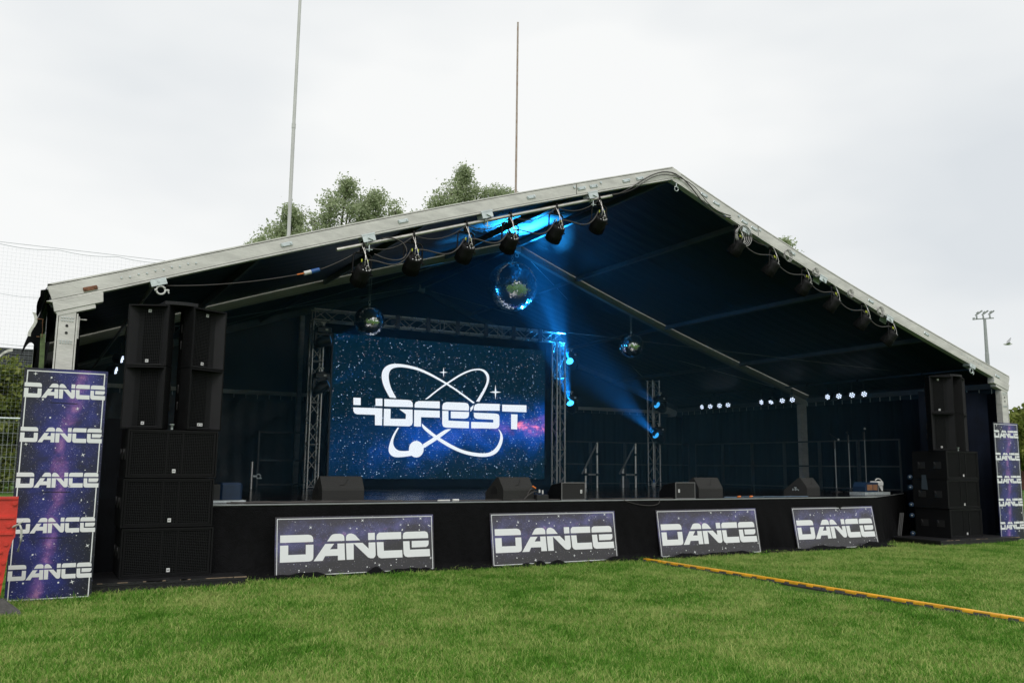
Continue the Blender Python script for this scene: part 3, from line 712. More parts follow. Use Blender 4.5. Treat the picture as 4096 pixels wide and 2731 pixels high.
# ------------------------------------------------------------------ printed boards
def starfield_mat(name, emis=False, seed=0.0, orient='h'):
    m = bpy.data.materials.new(name); m.use_nodes = True; n = m.node_tree.nodes; l = m.node_tree.links; b = n['Principled BSDF']
    tcn = n.new('ShaderNodeTexCoord'); mpn = n.new('ShaderNodeMapping'); mpn.inputs['Location'].default_value = (seed, 0, seed*0.7)
    l.new(tcn.outputs['Object'], mpn.inputs['Vector'])
    def noise(sc, det=5, ro=0.6, dist=0.0):
        t = n.new('ShaderNodeTexNoise'); t.inputs['Scale'].default_value = sc; t.inputs['Detail'].default_value = det; t.inputs['Roughness'].default_value = ro; t.inputs['Distortion'].default_value = dist
        l.new(mpn.outputs[0], t.inputs['Vector']); return t.outputs['Fac']
    def math_(op, a, bb=None, c=None):
        q = n.new('ShaderNodeMath'); q.operation = op
        for i, v in enumerate((a, bb, c)):
            if v is None: continue
            if hasattr(v, 'is_linked') or hasattr(v, 'links'): l.new(v, q.inputs[i])
            else: q.inputs[i].default_value = v
        return q.outputs[0]
    def ramp(fac, stops):
        r = n.new('ShaderNodeValToRGB'); e = r.color_ramp.elements
        e[0].position, e[0].color = stops[0][0], (*stops[0][1], 1); e[1].position, e[1].color = stops[-1][0], (*stops[-1][1], 1)
        for p, c in stops[1:-1]: x = e.new(p); x.color = (*c, 1)
        l.new(fac, r.inputs[0]); return r.outputs[0]
    sep = n.new('ShaderNodeSeparateXYZ'); l.new(tcn.outputs['Object'], sep.inputs[0])
    X, Z = sep.outputs['X'], sep.outputs['Z']
    def addc(a, bb):
        q = n.new('ShaderNodeMixRGB'); q.blend_type = 'ADD'; q.inputs[0].default_value = 1.0; l.new(a, q.inputs[1]); l.new(bb, q.inputs[2]); return q.outputs[0]
    def mulc(a, bb):
        q = n.new('ShaderNodeMixRGB'); q.blend_type = 'MULTIPLY'; q.inputs[0].default_value = 1.0; l.new(a, q.inputs[1]); l.new(bb, q.inputs[2]); return q.outputs[0]
    if orient == 'v':      # galaxy running up the board
        cen = math_('ADD', math_('ADD', math_('MULTIPLY', math_('SUBTRACT', Z, 1.2), 0.14), 0.42), math_('MULTIPLY', math_('SUBTRACT', noise(1.1, 2), 0.5), 0.4))
        band = math_('ABSOLUTE', math_('SUBTRACT', X, cen)); bw, core = 0.52, 0.13
    elif orient == 'h':
        cen = math_('ADD', math_('MULTIPLY', X, 0.10), math_('MULTIPLY', math_('SUBTRACT', noise(0.9, 2), 0.5), 0.7))
        band = math_('ABSOLUTE', math_('SUBTRACT', math_('SUBTRACT', Z, 0.45), cen)); bw, core = 0.38, 0.10
    else:
        # screen: galaxy from low middle rising to the right
        cen = math_('ADD', math_('MULTIPLY', math_('SUBTRACT', X, 2.6), 0.13), math_('MULTIPLY', math_('SUBTRACT', noise(0.5, 2), 0.5), 0.9))
        band = math_('ABSOLUTE', math_('SUBTRACT', math_('SUBTRACT', Z, 0.95), cen)); bw, core = 0.95, 0.38
    mb = n.new('ShaderNodeMapRange'); mb.inputs[1].default_value = 0.0; mb.inputs[2].default_value = bw; mb.inputs[3].default_value = 1.0; mb.inputs[4].default_value = 0.0; l.new(band, mb.inputs[0])
    mc = n.new('ShaderNodeMapRange'); mc.inputs[1].default_value = 0.0; mc.inputs[2].default_value = core; mc.inputs[3].default_value = 1.0; mc.inputs[4].default_value = 0.0; l.new(band, mc.inputs[0])
    n1 = noise(3.2 if orient != 's' else 1.6, 8, 0.68, 0.4); n2 = noise(5.0 if orient != 's' else 2.4, 8, 0.7, 0.6)
    blue = math_('MULTIPLY', mb.outputs[0], math_('MULTIPLY', math_('POWER', n1, 1.6), 1.35)); pink = math_('MULTIPLY', math_('POWER', mc.outputs[0], 0.7), math_('MULTIPLY', math_('POWER', n2, 2.0), 1.7))
    if orient == 's':
        mxr = n.new('ShaderNodeMapRange'); mxr.inputs[1].default_value = 2.2; mxr.inputs[2].default_value = 5.4; mxr.inputs[3].default_value = 0.0; mxr.inputs[4].default_value = 1.5; l.new(X, mxr.inputs[0])
        pink = math_('MULTIPLY', pink, mxr.outputs[0])
        bx = n.new('ShaderNodeMapRange'); bx.inputs[1].default_value = 0.4; bx.inputs[2].default_value = 2.8; bx.inputs[3].default_value = 0.25; bx.inputs[4].default_value = 1.0; l.new(X, bx.inputs[0])
        blue = math_('MULTIPLY', blue, bx.outputs[0])
        base = ramp(blue, [(0.0,(0.0,0.0075,0.016)),(0.14,(0.0,0.015,0.055)),(0.34,(0.001,0.038,0.22)),(1.0,(0.02,0.08,0.42))])
        pk = ramp(pink, [(0.0,(0,0,0)),(0.30,(0.004,0.001,0.006)),(0.50,(0.07,0.015,0.05)),(0.80,(0.75,0.14,0.10)),(1.0,(0.9,0.4,0.3))])
    elif orient == 'v':
        base = ramp(blue, [(0.0,(0.008,0.009,0.016)),(0.16,(0.010,0.012,0.045)),(0.34,(0.016,0.022,0.16)),(0.6,(0.045,0.050,0.27)),(1.0,(0.14,0.12,0.40))])
        pk = ramp(pink, [(0.0,(0,0,0)),(0.22,(0.012,0.003,0.015)),(0.42,(0.13,0.04,0.09)),(0.65,(0.38,0.16,0.20)),(1.0,(0.6,0.4,0.4))])
    else:
        base = ramp(blue, [(0.0,(0.034,0.032,0.036)),(0.22,(0.046,0.042,0.066)),(0.45,(0.080,0.080,0.19)),(0.7,(0.15,0.13,0.32)),(1.0,(0.28,0.22,0.42))])  # base lightened: sky sheen on the tilted boards is put into the print
        pk = ramp(pink, [(0.0,(0,0,0)),(0.42,(0.0,0.0,0.0)),(0.62,(0.09,0.02,0.05)),(1.0,(0.4,0.2,0.2))])
    colr = addc(base, pk)
    scs = ((12, 0.080, 0.45), (24, 0.115, 0.55), (42, 0.14, 0.5)) if orient == 's' else ((26, 0.09, 0.4), (52, 0.12, 0.45), (85, 0.16, 0.4))
    for i, (sc, rad, thr) in enumerate(scs):
        v = n.new('ShaderNodeTexVoronoi'); v.inputs['Scale'].default_value = sc; l.new(mpn.outputs[0], v.inputs['Vector']); v.voronoi_dimensions = '3D'
        sp = n.new('ShaderNodeSeparateColor'); l.new(v.outputs['Color'], sp.inputs[0])
        th = n.new('ShaderNodeMapRange'); th.inputs[1].default_value = rad; th.inputs[2].default_value = rad*0.6; th.inputs[3].default_value = 0.0; th.inputs[4].default_value = 1.0
        l.new(v.outputs['Distance'], th.inputs[0])
        br = math_('MULTIPLY', th.outputs[0], math_('GREATER_THAN', math_('ADD', sp.outputs[0], math_('MULTIPLY', blue, 0.9)), 1.0-thr*0.62))
        tint = ramp(sp.outputs[1], [(0.0,(0.05,0.25,1.0)),(0.45,(0.15,0.45,1.0)),(0.75,(0.6,0.8,1.0)),(1.0,(1.0,0.8,0.8))]) if orient == 's' else ramp(sp.outputs[1], [(0.0,(0.45,0.5,0.9)),(0.6,(0.8,0.82,0.9)),(1.0,(0.9,0.8,0.8))])
        q = n.new('ShaderNodeMixRGB'); q.blend_type = 'MULTIPLY'; q.inputs[0].default_value = 1.0
        cb = n.new('ShaderNodeCombineColor')
        for k in range(3): l.new(br, cb.inputs[k])
        l.new(cb.outputs[0], q.inputs[1]); l.new(tint, q.inputs[2]); colr = addc(colr, q.outputs[0])
    if emis:
        # rows of diodes: fine dark lines between the pixel rows
        wv = n.new('ShaderNodeTexWave'); wv.bands_direction = 'Z'; wv.inputs['Scale'].default_value = 7.5; wv.inputs['Distortion'].default_value = 0.0; l.new(tcn.outputs['Object'], wv.inputs['Vector'])
        wr = ramp(wv.outputs['Fac'], [(0.0,(0.62,0.62,0.62)),(0.5,(1,1,1)),(1.0,(1,1,1))])
        colr = mulc(colr, wr)
        b.inputs['Base Color'].default_value = (0.003,0.004,0.005,1); b.inputs['Roughness'].default_value = 0.6; b.inputs['Specular IOR Level'].default_value = 0.08
        l.new(colr, b.inputs['Emission Color']); b.inputs['Emission Strength'].default_value = 1.7
    else:
        l.new(colr, b.inputs['Base Color']); b.inputs['Roughness'].default_value = 0.38; b.inputs['Specular IOR Level'].default_value = 0.6
    return m
DANCE = [
 [(0,0),(330,0),(362,8),(382,28),(388,60),(388,86),(0,86)],
 [(0,118),(95,118),(95,228),(300,228),(300,118),(390,118),(390,262),(384,290),(366,306),(338,312),(0,312)],
 [(555,86),(600,22),(622,5),(650,0),(715,0),(745,10),(762,30),(766,60),(766,86)],
 [(393,312),(532,116),(640,116),(590,180),(680,180),(680,116),(766,116),(773,312),(685,312),(685,258),(530,258),(500,312)],
 [(785,86),(785,45),(795,18),(820,2),(850,0),(878,8),(905,25),(960,86)],
 [(1063,0),(1148,0),(1148,86),(1063,86)],
 [(785,116),(990,116),(1068,190),(1068,116),(1153,116),(1156,265),(1148,290),(1128,306),(1090,306),(1062,296),(880,122),(880,312),(793,312)],
 [(1170,86),(1170,48),(1178,20),(1205,0),(1490,0),(1490,86)],
 [(1172,116),(1258,116),(1262,222),(1500,222),(1503,312),(1225,312),(1195,300),(1178,272)],
 [(1512,86),(1512,48),(1522,14),(1555,0),(1808,0),(1838,12),(1850,42),(1850,86)],
 [(1628,116),(1855,116),(1855,155),(1845,182),(1818,196),(1628,196)],
 [(1514,116),(1598,116),(1602,222),(1867,222),(1870,312),(1570,312),(1535,300),(1518,270)]]
def dance(m, x, z, w, hgt):        # x left, z top
    kx, kz = w/1867.0, hgt/312.0
    for p in DANCE: m.prism([(x+a*kx, z-b*kz) for a, b in p], -0.0022, 0.0006)
def star4(m, cx, cz, r, rot=0.0, y0=-0.0022):
    pts = []
    for k in range(4):
        a = k*PI/2+rot; pts.append((cx+r*math.cos(a), cz+r*math.sin(a))); b = a+PI/4; pts.append((cx+r*0.26*math.cos(b), cz+r*0.26*math.sin(b)))
    m.prism(pts, y0, 0.0006)
def dot(m, cx, cz, r): m.prism([(cx+r*math.cos(k*PI/4), cz+r*math.sin(k*PI/4)) for k in range(8)], -0.0020, 0.0006)
SIGNM = starfield_mat('galaxy_board_print', False, 0.0, 'h')
SIGNV = starfield_mat('galaxy_banner_print', False, 3.0, 'v')
BRDE = mat('board_edge', (0.30,0.30,0.30), 0.7)
def low_sign(x0, x1, label, tilt, ybot, rz=0.0, seed=0):
    w = x1-x0; h = 0.80
    t = thing('banner_board', label, 'sign', (x0, ybot, 0.015), (-tilt, 0, rz), 'dance boards leaning on the stage front')
    m = M(); m.box(0, w, 0.0, 0.010, 0, h); 
    bo = obj('panel', m, SIGNM, t)
    m = M(); e = 0.022; lw = 0.009
    m.box(e, w-e, -0.0016, 0.0005, h-e-lw, h-e); m.box(e, w-e, -0.0016, 0.0005, e, e+lw); m.box(e, e+lw, -0.0016, 0.0005, e+lw, h-e-lw); m.box(w-e-lw, w-e, -0.0016, 0.0005, e+lw, h-e-lw)
    obj('border', m, WLIT, t)
    m = M(); dance(m, 0.068, h-0.240, w-0.136, 0.355); obj('lettering', m, WLIT, t)
    m = M(); r = random.Random(seed)
    for cx, cz, rr, ro in ((0.48,0.655,0.026,0.6),(1.22,0.735,0.026,0.7),(2.10,0.745,0.026,0.6),(1.79,0.66,0.020,0.5),(1.04,0.63,0.020,0.0),(0.75,0.075,0.030,0.3),(1.46,0.115,0.022,0.2),(2.245,0.18,0.022,0.0)):
        star4(m, cx*w/2.3, cz, rr, ro)
    for k in range(34): dot(m, r.uniform(0.05,w-0.05), r.choice([r.uniform(0.04,0.20), r.uniform(0.58,0.76)]), r.choice([0.004,0.005,0.009]))
    obj('printed_star', m, WLIT, t, kind='stuff')
sgd = [(-7.0,-4.69,'widest looking dance board, left of the four leaning on the stage front'),(-3.74,-1.42,'dance board leaning below the wedge beside the screen, second of four'),
       (-0.55,1.74,'dance board just right of the yellow cable ramp end, third of four'),(2.66,4.90,'dance board at the far right end of the stage front')]
for i, (a, b_, lab) in enumerate(sgd): low_sign(a, b_, lab, 0.13+0.015*i, -0.20, 0, i)

def tall_banner(x0, x1, y, h, label, tilt, rz, ry, seed):
    w = x1-x0
    t = thing('tall_banner', label, 'banner', (x0, y, 0.0), (-tilt, ry, rz), 'tall dance banners at the tent posts')
    m = M(); m.box(0, w, 0.0, 0.012, 0, h); obj('panel', m, SIGNV, t)
    m = M(); e = 0.028; lw = 0.011
    rows = [h-(0.166,0.66,1.16,1.655,2.155)[k] for k in range(5)]; lh = 0.165
    m.box(e, w-e, -0.0016, 0.0005, h-e-lw, h-e); m.box(e, w-e, -0.0016, 0.0005, e, e+lw)
    segs = [(h-e-lw, rows[0])] + [(rows[k]-lh, rows[k+1]) for k in range(4)] + [(rows[4]-lh, e+lw)]
    for za, zb in segs:
        for xa in (e, w-e-lw): m.box(xa, xa+lw, -0.0016, 0.0005, zb, za)
    obj('border', m, WLIT, t)
    for z in rows:
        m = M(); dance(m, 0.014, z, w-0.028, lh); obj('lettering', m, WLIT, t)
    m = M()
    for cx, cz, rr, ro in ((0.115,h-0.065,0.024,0),(0.575,h-0.44,0.024,0.3),(0.08,h-0.85,0.022,0.2),(0.67,h-0.96,0.026,0.5),(0.55,h-1.31,0.024,0.1),(0.115,h-1.85,0.028,0.3),(0.79,h-1.97,0.026,0.6),(0.66,h-2.36,0.028,0.35)):
        star4(m, cx*w/0.87, cz, rr, ro)
    r = random.Random(seed)
    for cx, cz in ((0.28,h-0.10),(0.21,h-0.35),(0.3,h-0.55),(0.08,h-1.3),(0.3,h-1.45),(0.62,h-1.82),(0.24,h-2.05),(0.52,h-2.36),(0.17,h-2.35)): dot(m, cx*w/0.87, cz, 0.010)
    for k in range(90):
        z = r.uniform(0.05, h-0.05)
        if any(zr-lh-0.012 < z < zr+0.012 for zr in rows): continue
        dot(m, r.uniform(0.05,w-0.05), z, r.choice([0.003,0.004,0.006]))
    obj('printed_star', m, WLIT, t, kind='stuff')
    m = M()
    for z in (h-0.38, h-1.37, h-1.87): m.tube((0.28,-0.004,z),(0.56,-0.004,z-0.004),0.003,5)
    obj('cable_tie', m, INK, t)
tall_banner(-10.09, -9.24, -0.99, 2.56, 'tall dance banner beside the left speaker stack in front of the post', 0.0, 0.0, 0.0, 1)
tall_banner(8.60, 9.50, -0.36, 2.58, 'tall dance banner by the right tent post, cut by the picture edge', 0.0, 0.0, 0.0, 2)

# red plastic crowd barrier at the left edge
t = thing('crowd_barrier', 'red plastic barrier end with a grey rubber foot at the left edge', 'barrier', (-10.035, -1.75, 0))
m = M()
m.add([(-1.9,-0.03,0.92),(0,-0.03,0.92),(0,0.03,0.92),(-1.9,0.03,0.92),(-1.9,-0.03,1.15),(0.0,-0.03,1.15),(0.0,0.03,1.15),(-1.9,0.03,1.15)], [(0,3,2,1),(4,5,6,7),(0,1,5,4),(1,2,6,5),(2,3,7,6),(3,0,4,7)])
m.box(-1.9,-0.0,-0.045,0.045,1.14,1.165)
obj('top_rail', m, REDP, t)
m = M()
for za, zb, xa, xb in ((0.92,0.60,-0.16,-0.02),(0.60,0.14,-0.13,-0.06)):
    pass
m.prism([(-0.19,0.93),(0.0,1.138),(0.0,0.77),(-0.02,0.73),(-0.045,0.62),(-0.075,0.30),(-0.09,0.14),(-0.18,0.14)], -0.035, 0.035)
obj('end_stile', m, REDP, t)
m = M()
for z in (0.96, 0.80, 0.62, 0.42, 0.24): m.box(-0.17, -0.10 if z < 0.7 else -0.02, -0.05, -0.034, z-0.012, z+0.012)
for z in (0.88, 0.70, 0.52, 0.33): m.tube((-0.06-0.05*(1-z),-0.05,z),(-0.06-0.05*(1-z),-0.034,z),0.022,10)
m.tube((-0.03,-0.055,1.10),(-0.03,-0.03,1.10),0.022,10)
obj('rib', m, REDP, t)
m = M()
for k in range(9): m.box(-1.8+0.18*k, -1.74+0.18*k, -0.02, 0.02, 0.30, 0.92)
m.box(-1.9,-0.2,-0.03,0.03,0.22,0.31); obj('infill', m, REDP, t)
m = M(); m.add([(-0.28,-0.09,0),(0.12,-0.12,0),(0.12,0.02,0),(-0.28,0.09,0),(-0.22,-0.05,0.17),(-0.06,-0.05,0.16),(-0.06,0.03,0.16),(-0.22,0.03,0.17),(0.10,-0.09,0.035),(0.10,0.0,0.035)],
      [(0,3,2,1),(4,5,6,7),(0,1,8,5),(0,5,4),(1,2,9,8),(8,9,6,5),(2,3,7,6),(2,6,9),(3,0,4,7)])
obj('foot', m, RUB, t)
m = M(); m.path([(-0.02,-0.05,0.87),(0.03,-0.07,0.89),(0.05,-0.07,0.84),(0.055,-0.07,0.74),(0.035,-0.07,0.62)], 0.012, 6); m.path([(-0.03,-0.05,0.86),(0.03,-0.075,0.9),(0.06,-0.075,0.93)],0.010,6); obj('strap', m, STRAP, t)

# yellow and black cable ramp across the grass
t = thing('cable_ramp', 'thin yellow and black cable ramp running across the grass from the stage', 'cable ramp', (-1.05, -0.42, 0))
mat_ramp = mat('dark_ramp_rubber', (0.035,0.033,0.035), 0.8, 0, 0.3, 14)
for k in range(9):
    y = -k*0.92; xo = 0.03*math.sin(k*0.8); xo2 = 0.03*math.sin((k+1)*0.8)
    m = M(); ang = math.atan2(xo2-xo, 0.92); T = TR(xo, y, 0) @ RZ(ang)
    m.add([(-0.060,0,0.018),(0.07,0,0.018),(0.045,0,0.044),(-0.035,0,0.044),(-0.060,-0.90,0.018),(0.07,-0.90,0.018),(0.045,-0.90,0.044),(-0.035,-0.90,0.044)],[(0,1,2,3),(7,6,5,4),(0,4,5,1),(1,5,6,2),(2,6,7,3),(3,7,4,0)], False, T)
    m.box(-0.060,0.07,-0.90,0,0.001,0.018,T)
    sec = obj('section', m, mat_ramp, t)
    m = M(); m.box(-0.034, 0.045, -0.90, 0.004, 0.0445, 0.058, T)
    for j in range(3):
        ya = -0.06-0.29*j-rnd.uniform(0,.05); m.box(-0.052, -0.035, ya-rnd.uniform(0.10,0.19), ya, 0.030, 0.052, T)
    obj('lid', m, YEL, sec)

# ------------------------------------------------------------------ video wall
scr = thing('video_screen', 'large lit video screen with white 4DFEST logo on a starry background', 'screen', (-4.0, 7.3, 0))
SW, SZ0, SZ1 = 5.68, 1.2, 4.52
pw, ph = SW/8, (SZ1-SZ0)/5
SCRM = starfield_mat('video_wall_picture', True, 0.0, 's')
m = M()
for i in range(8):
    for j in range(5): m.box(i*pw+0.0015, (i+1)*pw-0.0015, 0.0, 0.06, j*ph+0.0015, (j+1)*ph-0.0015)
obj('display', m, SCRM, scr, (0,0,SZ0))
m = M(); m.box(0.0, SW, 0.062, 0.12, SZ0, SZ1); m.box(-0.04,-0.002,-0.002,0.10,SZ0,SZ1); obj('housing', m, BLK, scr)
LOGO={'four': [[(-3.479, 3.051), (-3.304, 3.053), (-3.298, 2.885), (-3.473, 2.884)],
 [(-2.939, 3.055), (-2.772, 3.06), (-2.766, 2.886), (-2.933, 2.882)],
 [(-3.477, 2.825), (-2.768, 2.833), (-2.761, 2.433), (-2.934, 2.434), (-2.942, 2.674), (-3.382, 2.672), (-3.438, 2.694), (-3.467, 2.743)]], 'D': [[(-2.724, 3.053), (-2.145, 3.058), (-2.057, 3.05), (-2.006, 2.997), (-1.994, 2.891), (-2.719, 2.879)],
 [(-2.723, 2.825), (-2.558, 2.826), (-2.557, 2.598), (-2.171, 2.605), (-2.168, 2.717), (-2.34, 2.829), (-2.002, 2.833), (-1.993, 2.527), (-2.014, 2.465), (-2.079, 2.433), (-2.72, 2.432)]], 'F': [[(-1.951, 2.884), (-1.953, 2.954), (-1.925, 3.016), (-1.85, 3.044), (-1.298, 3.059), (-1.294, 2.889)],
 [(-1.959, 2.826), (-1.292, 2.833), (-1.289, 2.667), (-1.78, 2.662), (-1.777, 2.436), (-1.955, 2.437)]], 'E': [[(-1.225, 2.861), (-1.227, 2.953), (-1.195, 3.023), (-1.11, 3.052), (-0.609, 3.058), (-0.532, 3.036), (-0.503, 2.968), (-0.508, 2.864)],
 [(-0.996, 2.829), (-0.5, 2.833), (-0.505, 2.738), (-0.532, 2.69), (-0.602, 2.666), (-0.992, 2.662)],
 [(-1.225, 2.836), (-1.061, 2.836), (-1.056, 2.604), (-0.496, 2.597), (-0.5, 2.434), (-1.114, 2.432), (-1.192, 2.454), (-1.218, 2.521)]], 'S': [[(-0.367, 2.876), (-0.369, 2.958), (-0.335, 3.022), (-0.257, 3.054), (0.354, 3.068), (0.357, 2.897)],
 [(-0.366, 2.822), (0.249, 2.823), (0.329, 2.804), (0.351, 2.747), (0.354, 2.539), (0.326, 2.474), (0.254, 2.447), (-0.433, 2.436), (-0.436, 2.593), (0.18, 2.597), (0.179, 2.667), (-0.268, 2.671), (-0.339, 2.691), (-0.365, 2.737)]], 'T': [[(0.428, 3.055), (1.133, 3.068), (1.135, 2.889), (0.43, 2.884)],
 [(0.688, 2.823), (0.873, 2.824), (0.866, 2.442), (0.692, 2.447)]], 'ring': [[(-2.592, 3.095), (-2.749, 3.34), (-2.818, 3.578), (-2.779, 3.761), (-2.639, 3.876), (-2.447, 3.91), (-2.186, 3.897), (-1.888, 3.848), (-1.55, 3.729), (-1.138, 3.534), (-0.789, 3.342), (-0.506, 3.173), (-0.346, 3.069), (-0.391, 3.045), (-0.541, 3.14), (-0.823, 3.315), (-1.155, 3.493), (-1.515, 3.653), (-1.819, 3.765), (-2.069, 3.815), (-2.315, 3.836), (-2.508, 3.809), (-2.618, 3.726), (-2.638, 3.558), (-2.573, 3.319), (-2.422, 3.091)],
 [(-1.753, 2.51), (-1.413, 2.254), (-0.934, 2.004), (-0.587, 1.872), (-0.13, 1.817), (0.119, 1.852), (0.296, 1.997), (0.384, 2.189), (0.382, 2.348), (0.316, 2.436), (0.363, 2.418), (0.437, 2.318), (0.464, 2.207), (0.423, 2.031), (0.298, 1.839), (0.084, 1.748), (-0.235, 1.737), (-0.655, 1.809), (-1.069, 1.971), (-1.445, 2.192), (-1.743, 2.398)],
 [(-1.685, 3.094), (-1.372, 3.35), (-1.104, 3.536), (-0.797, 3.742), (-0.52, 3.877), (-0.272, 3.93), (-0.093, 3.913), (0.035, 3.808), (0.056, 3.648), (-0.031, 3.419), (-0.222, 3.1), (-0.311, 3.103), (-0.103, 3.415), (-0.016, 3.612), (-0.025, 3.756), (-0.128, 3.869), (-0.271, 3.895), (-0.484, 3.847), (-0.762, 3.713), (-1.052, 3.523), (-1.355, 3.32), (-1.618, 3.097)],
 [(-0.38, 3.014), (-0.467, 2.938), (-0.462, 2.844), (-0.386, 2.925)],
 [(-1.13, 2.394), (-1.429, 2.193), (-1.713, 2.019), (-1.698, 1.923), (-1.36, 2.118), (-0.976, 2.399)],
 [(-2.375, 2.394), (-2.491, 2.212), (-2.564, 2.002), (-2.585, 1.853), (-2.541, 1.765), (-2.46, 1.713), (-2.364, 1.699), (-2.187, 1.711), (-1.962, 1.75), (-2.046, 1.862), (-2.191, 1.845), (-2.352, 1.857), (-2.451, 1.944), (-2.48, 2.063), (-2.428, 2.228), (-2.33, 2.396)]], 'planet': [[(-1.691, 1.902), (-1.698, 1.841), (-1.724, 1.786), (-1.765, 1.742), (-1.817, 1.713), (-1.876, 1.703), (-1.935, 1.711), (-1.988, 1.738), (-2.031, 1.781), (-2.059, 1.835), (-2.07, 1.895), (-2.062, 1.955), (-2.037, 2.01), (-1.997, 2.054), (-1.945, 2.083), (-1.886, 2.094), (-1.827, 2.086), (-1.773, 2.059), (-1.73, 2.016), (-1.701, 1.962)]], 'star': [[(-1.096, 3.781), (-1.198, 3.761), (-1.21, 3.655), (-1.226, 3.759), (-1.328, 3.767), (-1.227, 3.788), (-1.215, 3.893), (-1.199, 3.789)],
 [(0.394, 3.369), (0.25, 3.34), (0.233, 3.178), (0.211, 3.338), (0.067, 3.353), (0.21, 3.382), (0.228, 3.544), (0.25, 3.384)]]}
LOGOM = mat('lit_white_logo', (0.02,0.02,0.02), 0.5, emit=(0.86,0.93,1.0), estr=0.93)
def soften(p, n=2):     # round the shallow corners of a traced outline
    for _ in range(n):
        o = []
        for i in range(len(p)):
            a, b, c = p[i-1], p[i], p[(i+1) % len(p)]
            v1 = Vector((b[0]-a[0], b[1]-a[1])); v2 = Vector((c[0]-b[0], c[1]-b[1]))
            if v1.length > 1e-6 and v2.length > 1e-6 and v1.angle(v2) < 0.9:
                o += [tuple(b[k]*0.75+a[k]*0.25 for k in (0,1)), tuple(b[k]*0.75+c[k]*0.25 for k in (0,1))]
            else: o.append(tuple(b))
        p = o
    return p
def logo_part(name, polys):
    m = M()
    if name == 'orbit_ring': polys = [soften(p) for p in polys]
    for p in polys: m.prism([(a+4.0, b) for a, b in p], -0.0035, 0.002)
    obj(name, m, LOGOM, scr)
for k in ('four','D','F','E','S','T'): logo_part('lettering', LOGO[k])
logo_part('orbit_ring', LOGO['ring']); logo_part('planet', LOGO['planet'])
for p in LOGO['star']: logo_part('star', [p])
m = M(); r = random.Random(5)
cols = []
for k in range(620):
    x, z = r.uniform(0.05, SW-0.05), r.uniform(0.05, 3.27); rr = r.choice([0.005,0.006,0.009,0.012])
    m.prism([(x+rr*math.cos(q*PI/3), z+rr*math.sin(q*PI/3)) for q in range(6)], -0.0018, 0.001)
obj('star_dot', m, mat('lit_star', (0.02,0.02,0.02), 0.5, emit=(0.50,0.74,1.0), estr=0.8), scr, (0,0,SZ0), kind='stuff')
m = M(); m.grid(lambda u, v: (-0.05+5.78*u, 0.14+0.02*math.sin(u*40), DZ+0.004+(SZ0-DZ-0.004)*v), 60, 2); tag(obj('screen_skirt', m, CLOTHB, None, (-4.0,7.3,0)), 'dark cloth hiding the frame under the video screen', 'skirt')
m = M(); m.grid(lambda u, v: (-4.4+6.5*u, 7.55+0.03*math.sin(u*30), DZ+0.004+3.9*v), 80, 6); tag(obj('screen_backdrop', m, CLOTHB), 'black cloth hung behind the video screen on the truss', 'backdrop')

# ------------------------------------------------------------------ truss
CH, BR = 0.025, 0.010
def truss(name, label, loc, L, vert=True, rot=(0,0,0), bay=0.30, group=None, wide=0.24):
    t = thing(name, label, 'truss', loc, rot, group)
    q = wide
    cs = [(0,0),(q,0),(q,q),(0,q)]
    def P(c, s): return (c[0], c[1], s) if vert else (s, c[1], -c[0])
    cm = M(); cm.tube(P((0,0),0), P((0,0),L), CH, 10); cme = cm.mesh('chord', TRUSS)
    for c in cs: obj('chord', cme, None, t, P(c,0)) if False else obj('chord', cme, TRUSS, t, P(c,0))
    nb = int(round(L/bay)); b = L/nb
    mm = {}
    for f in range(4):
        a, c = cs[f], cs[(f+1)%4]
        for up in (0, 1):
            m = M(); p, e = (a, c) if up == 0 else (c, a)
            m.tube(P(p,0), P(e,b), BR, 6, caps=False); mm[(f,up)] = m.mesh('brace', TRUSS)
        m = M(); m.tube(P(a,0), P(c,0), BR, 6, caps=False); mm[(f,2)] = m.mesh('brace', TRUSS)
    for f in range(4):
        for k in range(nb):
            o = obj('brace', mm[(f,(k+f)%2)], None, t, P((0,0),k*b))
        for k in range(0, nb+1, max(1, nb//4)): obj('brace', mm[(f,2)], None, t, P((0,0),min(k*b+0.03, L-0.03)))
    return t
truss('truss_tower', 'left truss tower beside the video screen', (-4.57, 7.0, DZ+0.01), 3.72, True, group='truss towers on the stage')
truss('truss_tower', 'right truss tower beside the video screen', (1.87, 7.0, DZ+0.01), 3.72, True, group='truss towers on the stage')
truss('truss_tower', 'free standing truss tower at the right of the stage', (5.79, 8.05, DZ+0.01), 3.05, True, group='truss towers on the stage')
truss('truss_beam', 'horizontal truss beam above the video screen', (-4.57, 7.0, 4.985), 6.69, False, bay=0.32)
# black webbing straps round the beam
for k in range(7):
    x = -3.35+0.78*k
    m = M(); m.box(x-0.055, x+0.055, 6.955, 6.962, 4.70, 5.025); m.box(x-0.055,x+0.055,7.278,7.285,4.70,5.025); m.box(x-0.055,x+0.055,6.962,7.278,5.018,5.025); m.box(x-0.055,x+0.055,6.962,7.278,4.70,4.707)
    tag(obj('webbing_strap', m, BLK), '%s black strap from the left round the truss beam' % ['first','second','third','fourth','fifth','sixth','seventh'][k], 'strap', 'black straps round the truss beam')

